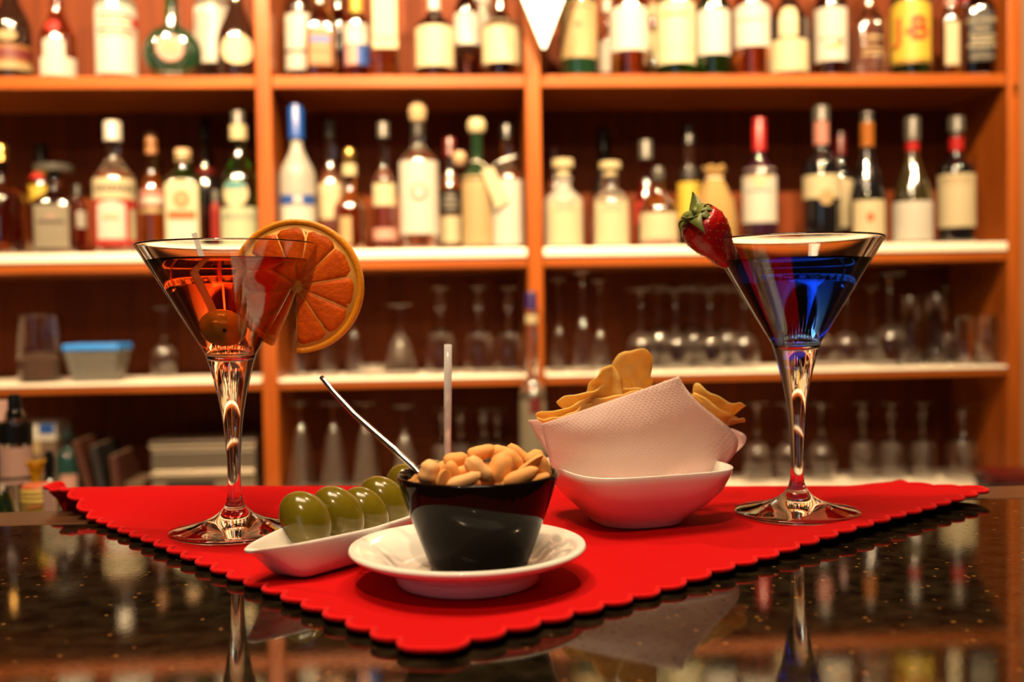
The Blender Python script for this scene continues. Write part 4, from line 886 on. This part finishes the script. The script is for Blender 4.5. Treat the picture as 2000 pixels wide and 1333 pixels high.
def strawberry():
    top, tip = PY(1358, 421, GBl.y-.012), PY(1428, 516, GBl.y+.002); L = (tip-top).length
    t = thing('strawberry', 'red strawberry with green leaves perched on the rim of the blue cocktail', 'strawberry', top)
    ax = (tip-top).normalized()
    q = Vector((0, 0, -1)).rotation_difference(ax); t.rotation_mode = 'QUATERNION'; t.rotation_quaternion = q
    k = .0148
    prof = [(0, -.001), (k*.45, -.0006), (k*.82, -.003), (k*1.0, -.0085), (k*.99, -L*.34), (k*.86, -L*.5), (k*.72, -L*.64), (k*.60, -L*.78), (k*.46, -L*.9), (k*.26, -L*.98), (0, -L)]
    fine = []
    for (r0, z0), (r1, z1) in zip(prof, prof[1:]):
        for i in range(3): fine.append((r0+(r1-r0)*i/3, z0+(z1-z0)*i/3))
    fine.append(prof[-1]); fine[0] = (0, -.001)
    V, Fc = lathe_geo(fine, 40)
    V = [Vector(v)*(1+.05*noise.noise(Vector(v)*90)) for v in V]
    body = mesh('flesh', V, Fc, 'strawberry', t)
    # seeds
    SV, SF = [], []
    for r_ in range(11):
        f = .12+.8*r_/11; z = -L*f
        r = k
        for (r0, z0), (r1, z1) in zip(prof, prof[1:]):
            if z1 <= z <= z0: r = r0+(r1-r0)*(z-z0)/(z1-z0)
        n = max(5, int(r/k*15))
        for i in range(n):
            a = 2*math.pi*(i+.5*(r_ % 2))/n; v0, f0 = ellipsoid_geo(.00035, .0004, .0007, 6, 4); o = len(SV)
            s = 1+.05*noise.noise(Vector((r*math.cos(a), r*math.sin(a), z))*90)
            SV += [(v[0]+r*s*math.cos(a), v[1]+r*s*math.sin(a), v[2]+z) for v in v0]; SF += [tuple(i_+o for i_ in ff) for ff in f0]
    s = mesh('seeds', SV, SF, 'seed', t); s['kind'] = 'stuff'
    for i in range(9):
        a = 2*math.pi*i/9+.3; ln = .016+.005*math.sin(i*2.3); up = .45+.9*math.sin(i*1.9+1); V, Fc = [], []
        for sgn in (0, 1):
            for j in range(7):
                f = j/6; wd = .0046*math.sin(math.pi*(.12+.88*f)**.7)*(1 if f < 1 else 0)
                rad = .001+ln*f*(.95-.12*f); z = .0012+(.007*f*f if i % 4 == 1 else -.0075*f*f*f+.002*math.sin(f*3))
                for s_ in (-1, 0, 1):
                    x, y = rad, s_*wd
                    V.append((x*math.cos(a)-y*math.sin(a), x*math.sin(a)+y*math.cos(a), z-(.0008 if s_ == 0 else 0)-sgn*.0005))
        for j in range(6):
            for s_ in range(2):
                q0 = j*3+s_; q = (q0, q0+1, q0+4, q0+3); Fc += [q, tuple(21+k_ for k_ in reversed(q))]
            for s_ in (0, 2): q0 = j*3+s_; Fc.append((q0, q0+3, 21+q0+3, 21+q0))
        Fc.append((0, 1, 22, 21)); Fc.append((1, 2, 23, 22))
        mesh('leaf', V, Fc, 'leaf', t)
    tube('stalk', [(0, 0, -.001), (.0005, 0, .002), (.001, .001, .004)], .0014, 'leaf', t, 8)
strawberry()
# ---------------------------------------------------------------- saucer, black cup, peanuts, spoon
SC = Vector((PZ(915, 1140, CT).x, .511, CT))
def saucer_cup():
    t = thing('white_saucer', 'round white saucer under the black cup', 'saucer', SC)
    lathe('dish', [(0, .0010), (.030, .0010), (.0335, 0), (.0350, 0), (.0362, .0015), (.0372, .0062), (.046, .0100), (.055, .0138), (.0588, .0160), (.0594, .0172), (.0588, .0184), (.0575, .0187), (.052, .0172), (.046, .0148), (.041, .0118), (.0375, .0082), (.034, .0067), (.029, .0064), (0, .0064)], 'ceramic', t, 96)
    c = Vector((PY(934, 1000, SC.y).x, SC.y, SC.z+.0066))
    t = thing('black_cup', 'glossy black tapered cup heaped with peanuts', 'cup', c)
    H = .0470
    lathe('cup', [(0, .0006), (.0212, .0006), (.0230, 0), (.0243, .0008), (.0256, .004), (.0297, .015), (.0345, .028), (.0385, .040), (.0405, H-.0012), (.0404, H), (.0396, H+.0006), (.0386, H), (.0378, H-.002), (.0355, .036), (.0313, .026), (.0268, .014), (.0242, .007), (.022, .0045), (0, .004)], 'black_ceramic', t, 96)
    return c
CC = saucer_cup()
def peanut_mesh(i):
    V, Fc = ellipsoid_geo(1, 1, 1, 20, 14); out = []
    rnd = random.Random(i); bend_ = (.16, .05, .22, .0)[i]; waist = (.0, .10, .05, .02)[i]
    for v in V:
        x, y, z = v; s = 1-waist*math.exp(-(z*3.2)**2)
        wtap = (1-.14*z)*math.sqrt(max(0, 1-abs(z)**2.9)/max(1e-6, 1-z*z)) if abs(z) < .999 else 1
        x, y = x*s*wtap, y*s*wtap
        x += bend_*(1-z*z)-bend_*.5
        if i == 3: y = max(y, -.18)*1.1            # a split half with a flat face
        ang = math.atan2(y, x); x *= 1-.07*math.exp(-((abs(ang)-math.pi/2)*6)**2); 
        n_ = 1+.09*noise.noise(Vector((x, y, z))*2.2+Vector((i*9, 0, 0)))
        out.append((x*n_*.5, y*n_*.5, z*n_*.5))
    me = bpy.data.meshes.new('peanut'); me.from_pydata(out, [], Fc); me.update()
    bm = bmesh.new(); bm.from_mesh(me); bmesh.ops.recalc_face_normals(bm, faces=bm.faces); bm.to_mesh(me); bm.free()
    me.polygons.foreach_set('use_smooth', [True]*len(me.polygons)); me.materials.append(M['peanut' if i != 1 else 'peanut_pale']); return me
def peanuts():
    ms = [peanut_mesh(i) for i in range(4)]; G = 'peanuts in the black cup'
    def nut(p, ln, wd, ang, dep, kind, label, spin=0):
        o = bpy.data.objects.new('peanut', ms[kind]); col.objects.link(o); o.location = p; o.scale = (wd, wd, ln)
        o.rotation_euler = (Matrix.Rotation(R_(dep), 3, 'Z') @ Matrix.Rotation(R_(90-ang), 3, 'Y') @ Matrix.Rotation(R_(spin), 3, 'Z')).to_euler(); tag(o, label, 'peanut', G)
    rnd = random.Random(3); k = SC.y/F
    big = [ # px, py, len px, width px, angle, Y offset from cup axis, kind, label
        (839, 922, 42, 39, 80, -.020, 1, 'round peanut with a small hole resting against the spoon handle'),
        (936, 918, 58, 33, -38, -.024, 1, 'pale large peanut sloping across the front of the heap'),
        (977, 916, 58, 45, 70, -.017, 0, 'fat peanut standing in the middle of the heap'),
        (1018, 932, 66, 29, 24, -.026, 0, 'long peanut lying on the cup rim right of centre'),
        (906, 941, 64, 27, 22, -.031, 1, 'pale long peanut lying on the front cup rim'),
        (868, 937, 36, 27, 78, -.030, 3, 'split peanut half showing its cleft on the front rim'),
        (890, 899, 44, 28, 10, -.004, 0, 'peanut on the left shoulder of the heap under the upright pick'),
        (885, 922, 40, 24, -62, -.020, 0, 'narrow upright peanut behind the split half'),
        (906, 921, 28, 23, 20, -.014, 2, 'small peanut wedged in the middle left of the heap'),
        (940, 884, 50, 27, 14, .002, 2, 'peanut at the top of the heap, left of the summit'),
        (978, 886, 44, 29, -8, .004, 0, 'peanut at the summit of the heap'),
        (1000, 900, 46, 34, -40, -.008, 0, 'peanut just right of the summit'),
        (1016, 889, 54, 23, -36, .010, 2, 'thin peanut sloping down right from the summit'),
        (1044, 897, 36, 33, 40, .004, 0, 'round peanut high on the right of the heap'),
        (1033, 912, 62, 17, 36, -.012, 3, 'thin split peanut leaning up to the right'),
        (1060, 915, 52, 28, -66, -.006, 0, 'upright peanut at the right rim of the cup'),
        (838, 941, 46, 19, 10, -.019, 0, 'flat peanut lying low at the left front rim'),
        (815, 936, 32, 20, 55, -.010, 2, 'peanut at the foot of the spoon handle'),
        (806, 943, 20, 13, 5, -.008, 0, 'tiny peanut end showing at the far left rim'),
        (1068, 914, 20, 16, 60, .006, 2, 'small peanut end at the far right rim'),
        (860, 918, 36, 26, 40, .004, 2, 'peanut half hidden behind the round holed one'),
        (955, 935, 44, 26, -15, -.014, 2, 'peanut buried below the pale large one'),
        (1056, 935, 34, 20, 15, -.012, 2, 'peanut showing low at the right front rim'),
    ]
    for px, py, ln, wd, a, dy, kd, s in big:
        Y = SC.y+dy; p = PY(px, py, Y); kk = Y/F
        nut(p, ln*kk*1.12, wd*kk*1.12, a, rnd.uniform(-12, 12), kd, s, rnd.uniform(0, 40))
    for i in range(34):
        r = .025*math.sqrt(rnd.random()); a = rnd.uniform(0, 2*math.pi); h = .0455+.012*(1-(r/.028)**2)*rnd.random()-.007
        nut(CC+Vector((r*math.cos(a), r*math.sin(a), h)), .0145, .0085, rnd.uniform(-40, 40), rnd.uniform(0, 180), rnd.choice((0, 1, 2)), 'peanut mostly buried in the heap of the black cup', rnd.uniform(0, 180))
    # spoon with its handle rising to the left
    t = thing('metal_spoon', 'slim metal spoon handle rising from the peanuts to the left', 'spoon', (0, 0, 0))
    pts = [(628, 737, .030), (650, 765, .024), (690, 808, .014), (735, 848, .004), (775, 883, -.004), (805, 910, -.008), (828, 935, -.012)]
    P3 = [PY(x, y, SC.y+d) for x, y, d in pts]; fine = []
    for i in range(len(P3)-1):
        for j in range(4): fine.append(P3[i].lerp(P3[i+1], j/4))
    fine.append(P3[-1])
    tube('handle', fine, [.0013+.0005*i/len(fine) for i in range(len(fine))], 'chrome', t, 12)
    V, Fc = ellipsoid_geo(.007, .010, .0025, 20, 8); e = P3[-1]
    mesh('spoon_bowl', [(v[0]+e.x+.005, v[1]+e.y, v[2]+e.z-.004-.0) for v in V], Fc, 'chrome', t)
peanuts()
# ---------------------------------------------------------------- olive boat
def olive_boat():
    tip = PZ(486, 1081, .0215); far = PZ(800, 1008, .0215); dr = Vector((far.x-tip.x, far.y-tip.y)).normalized(); a = math.atan2(dr.y, dr.x)+R_(10.5)
    t = thing('boat_dish', 'long white boat-shaped dish holding green olives', 'dish', (tip.x-.0015, tip.y+.001, CT), a)
    L = .205; N = 40; W = .026; Hh = .0205; prof = []
    def hw(s):                   # half width of the rim
        return W*min(1, (s/.070)**.62 if s > 0 else 0)*(1 if s < L-.05 else max(.12, 1-((s-L+.05)/.05)**2.0))
    V, Fc = [], []; n = 18
    for i in range(N+1):
        s = .0006+(L-.0012)*(i/N)**1.2; w = max(.0022, hw(s)); 
        zb = Hh*(1-sst(.002, .034, s))*.92 + Hh*sst(L-.03, L, s)*.9
        ring_ = []
        cs = [(1.0, Hh), (.93, Hh*.55+zb*.45), (.78, Hh*.15+zb*.85), (.62, zb), (0, zb)]
        out_ = [(-x*w, z) for x, z in cs] + [(x*w, z) for x, z in reversed(cs[:-1])]
        inn = [(.955*w, Hh+.0005), (.90*w-.0006, Hh-.0010), (.74*w, max(zb+.0022, Hh*.55)), (.55*w, zb+.0026), (0, zb+.0024), (-.55*w, zb+.0026), (-.74*w, max(zb+.0022, Hh*.55)), (-.90*w+.0006, Hh-.0010), (-.955*w, Hh+.0005)]
        for y, z in out_+inn: V.append((s, y, min(z, Hh+.0006)))
    n = len(out_+inn)
    for i in range(N):
        for k in range(n): Fc.append((i*n+k, i*n+(k+1) % n, (i+1)*n+(k+1) % n, (i+1)*n+k))
    Fc += [tuple(range(n)), tuple(range(N*n, N*n+n))]
    o = mesh('dish', V, Fc, 'ceramic', t)
    md = o.modifiers.new('smooth', 'SUBSURF'); md.levels = 1; md.render_levels = 1
    return tip, a
BT, BA = olive_boat()
def olives():
    G = 'green olives in the boat dish'
    L = [ # px, py, Y, long half axis px, short half axis px, lean
        (597, 1015, .556, 60, 46, 38, 'nearest green olive at the tip of the boat dish'),
        (662, 1003, .580, 60, 43, 40, 'second green olive from the tip of the boat dish'),
        (714, 1000, .606, 54, 40, 40, 'third green olive from the tip of the boat dish'),
        (752, 982, .630, 58, 42, 40, 'fourth green olive, leaning against the black cup'),
        (795, 950, .664, 46, 38, 30, 'fifth green olive peeking above the left cup rim'),
        (848, 942, .690, 44, 40, 10, 'farthest green olive, behind the peanuts and pierced by the upright pick')]
    for px, py, Y, a, b, lean, s in L:
        p = PY(px, py, Y); k = Y/F; t = thing('green_olive', s, 'olive', p, 0, G)
        V, Fc = ellipsoid_geo(b*k, b*k, a*k, 32, 20)
        V = [Vector(v)*(1+.03*noise.noise(Vector(v)*60+Vector((px, 0, 0)))) for v in V]
        mesh('flesh', V, Fc, 'olive_skin', t)
        V, Fc = lathe_geo([(.0012, a*k*1.0-.0012), (.0022, a*k-.0007), (.0018, a*k-.0002), (0, a*k-.0008)], 12); mesh('stem_scar', V, Fc, 'print_dark', t)
        t.rotation_euler = (R_(-8), R_(-lean), 0)
    # clear pick in the farthest olive
    a, b = PY(875, 674, .668), PY(874, 925, .684); t = thing('olive_pick', 'clear straight pick standing upright behind the peanuts', 'pick', (0, 0, 0))
    tube('rod', [a, (a+b)/2, b], .0026, 'acrylic', t, 12)
olives()
# ---------------------------------------------------------------- white bowl, napkin, crisps
def bowl():
    fc = PZ(1150, 944, .037); ra = R_(15); s = .050
    c = Vector((fc.x+.0215+.0165, fc.y+.0635, CT))
    t = thing('white_bowl', 'square white porcelain bowl with rounded corners holding napkin and crisps', 'bowl', c, ra)
    H = .0365
    prof = [(0, .0012), (.024, .0012), (.0255, 0), (.0275, 0), (.0285, .0012), (.0290, .0030), (.0335, .0072), (.0405, .0140), (.0470, .0225), (.0508, .0310), (.0524, H-.0006), (.0520, H), (.0510, H-.0002), (.0496, .031), (.0456, .0225), (.0390, .0148), (.0320, .0086), (.026, .0050), (0, .0042)]
    V, Fc = [], []; seg = 96; rows = []
    for r, z in prof:
        if r == 0: rows.append([len(V)]); V.append((0, 0, z)); continue
        row = []
        n = 2.6+1.7*min(1, z/.02)
        for i in range(seg):
            a = 2*math.pi*i/seg; k = sup(a, n)*r
            row.append(len(V)); V.append((k*math.cos(a), k*math.sin(a), z))
        rows.append(row)
    for a, b in zip(rows, rows[1:]):
        for i in range(seg):
            j = (i+1) % seg
            if len(a) == 1: Fc.append((a[0], b[j], b[i]))
            elif len(b) == 1: Fc.append((a[i], a[j], b[0]))
            else: Fc.append((a[i], a[j], b[j], b[i]))
    mesh('bowl', V, Fc, 'ceramic', t)
    return c
BC = bowl()
def napkin():
    t = thing('paper_napkin', 'white embossed paper napkin folded in the bowl around the crisps', 'napkin', (0, 0, 0))
    def sheet(name, A, B, C, Dd, down, fwd, seed, n=36):
        V, Fc, UV = [], [], []
        for i in range(n+1):
            u = i/n
            for j in range(n+1):
                v = j/n
                top = A.lerp(B, u); bot = Dd.lerp(C, u)
                p = top.lerp(bot, v)
                p.z -= down*math.sin(math.pi*u)*v*v
                p.y -= fwd*math.sin(math.pi*u*.9+.15)*math.sin(math.pi*min(1, v*.72+.05))
                p += Vector((.019, .008, .003))*(u**3)*math.sin(math.pi*v**2.1)
                p.y += .003*noise.noise(Vector((u*3, v*3, seed)))*(v > .05) + .0018*math.sin(u*9+seed)*v
                V.append(p)
        for i in range(n):
            for j in range(n):
                a = i*(n+1)+j; Fc.append((a, a+1, a+n+2, a+n+1))
        me = bpy.data.meshes.new(name); me.from_pydata([tuple(v) for v in V], [], Fc); me.update()
        uvl = me.uv_layers.new(name='UVMap')
        for lp in me.loops:
            i, j = divmod(lp.vertex_index, n+1); uvl.data[lp.index].uv = (i/n, j/n)
        me.polygons.foreach_set('use_smooth', [True]*len(me.polygons)); me.materials.append(M['napkin'])
        o = link(bpy.data.objects.new(name, me), t)
        sd = o.modifiers.new('thickness', 'SOLIDIFY'); sd.thickness = .0004; return o
    y0 = BC.y
    sheet('front_fold', PY(1057, 829, y0-.022), PY(1326, 735, y0-.008), PY(1408, 915, y0+.006), PY(1078, 926, y0-.012), .012, .017, 1)
    sheet('back_fold', PY(1031, 822, y0+.004), PY(1320, 800, y0+.034), PY(1440, 885, y0+.030), PY(1085, 915, y0+.018), .014, -.010, 5)
napkin()
def crisps():
    G = 'potato crisps in the white bowl'; y0 = BC.y
    def chip(px, py, dy, w, h, rot, curl, pitch, yaw, seed, label, shape=0):
        Y = y0+dy; p = PY(px, py, Y); k = Y/F; rx_, rz_ = w/2*k, h/2*k; V, Fc = [], []; nr, ns = 9, 40; rnd = random.Random(seed)
        ph = [rnd.uniform(0, 6.28) for _ in range(4)]
        def pos(f, a):
            m_ = 1+.06*math.sin(2*a+ph[0])+.035*math.sin(3*a+ph[1])+.012*math.sin(7*a+ph[2])+.014*noise.noise(Vector((math.cos(a)*5, math.sin(a)*5, seed)))
            x, z = f*rx_*m_*math.cos(a), f*rz_*m_*math.sin(a)
            if shape == 1: x *= .72+.28*abs(z/rz_) if z > 0 else 1       # tongue with a rounded end
            y = curl*(x/rx_)**2*rx_ - .25*curl*(z/rz_)**2*rz_ + .0012*math.sin(x*420+ph[1])*math.cos(z*380+ph[2]) + .0016*noise.noise(Vector((x*120, z*120, seed)))
            return x, y, z
        for off in (-.0006, .0006):
            for r_ in range(nr+1):
                for s_ in range(ns):
                    x, y, z = pos(max(.02, r_/nr), 2*math.pi*s_/ns); V.append((x, y+off, z))
        m_ = (nr+1)*ns
        for r_ in range(nr):
            for s_ in range(ns):
                j = (s_+1) % ns; q = (r_*ns+s_, r_*ns+j, (r_+1)*ns+j, (r_+1)*ns+s_); Fc += [q, tuple(m_+i for i in reversed(q))]
        for s_ in range(ns): j = (s_+1) % ns; Fc.append((nr*ns+s_, nr*ns+j, m_+nr*ns+j, m_+nr*ns+s_))
        Fc += [tuple(range(ns)), tuple(range(m_+ns-1, m_-1, -1))]
        o = mesh('potato_crisp', V, Fc, 'chip'); o.location = p
        o.rotation_euler = (Matrix.Rotation(R_(yaw), 3, 'Z') @ Matrix.Rotation(R_(-rot), 3, 'Y') @ Matrix.Rotation(R_(pitch), 3, 'X')).to_euler()
        tag(o, label, 'crisp', G)
    chip(1232, 745, .006, 100, 145, -8, .55, 12, 0, 1, 'large curled potato crisp standing tallest in the bowl', 1)
    chip(1188, 762, .000, 84, 96, 38, .5, 20, 10, 2, 'folded potato crisp left of the tallest one, with a raised lobe')
    chip(1150, 784, -.004, 110, 60, 14, .4, 40, 8, 3, 'ragged potato crisp pointing left below the folded one')
    chip(1128, 804, -.008, 150, 44, 24, .5, 35, 0, 4, 'long potato crisp along the left napkin edge')
    chip(1200, 792, -.004, 120, 56, 10, .45, 45, -5, 5, 'potato crisp lying across the middle of the pile')
    chip(1262, 790, .002, 110, 70, -12, .4, 30, 0, 6, 'potato crisp below the tallest one on its right')
    chip(1345, 792, .014, 120, 56, -30, .4, 35, 0, 7, 'potato crisp rising just right of the napkin peak')
    chip(1402, 796, .016, 108, 62, -24, .45, 48, 5, 8, 'broad potato crisp at the upper right of the bowl')
    chip(1392, 812, .010, 104, 50, -30, .5, 40, 0, 9, 'potato crisp below the broad right one')
    chip(1428, 822, .014, 60, 24, -14, .4, 50, 0, 10, 'small pointed potato crisp sticking out at the far right')
    chip(1110, 820, -.010, 110, 36, 18, .4, 50, 0, 11, 'flat potato crisp lowest at the left napkin edge')
    chip(1300, 830, .006, 130, 80, -10, .35, 20, 0, 12, 'potato crisp hidden behind the napkin, seen as a shadow')
    chip(1368, 870, .004, 110, 84, 12, .3, 10, 0, 13, 'potato crisp pressed against the napkin at the right, seen as a rounded shadow')
    chip(1300, 890, -.004, 70, 90, -4, .3, 8, 0, 14, 'potato crisp low in the bowl behind the napkin')
    chip(1190, 850, .004, 130, 90, 10, .3, 15, 0, 15, 'potato crisp deep in the bowl on the left')
crisps()
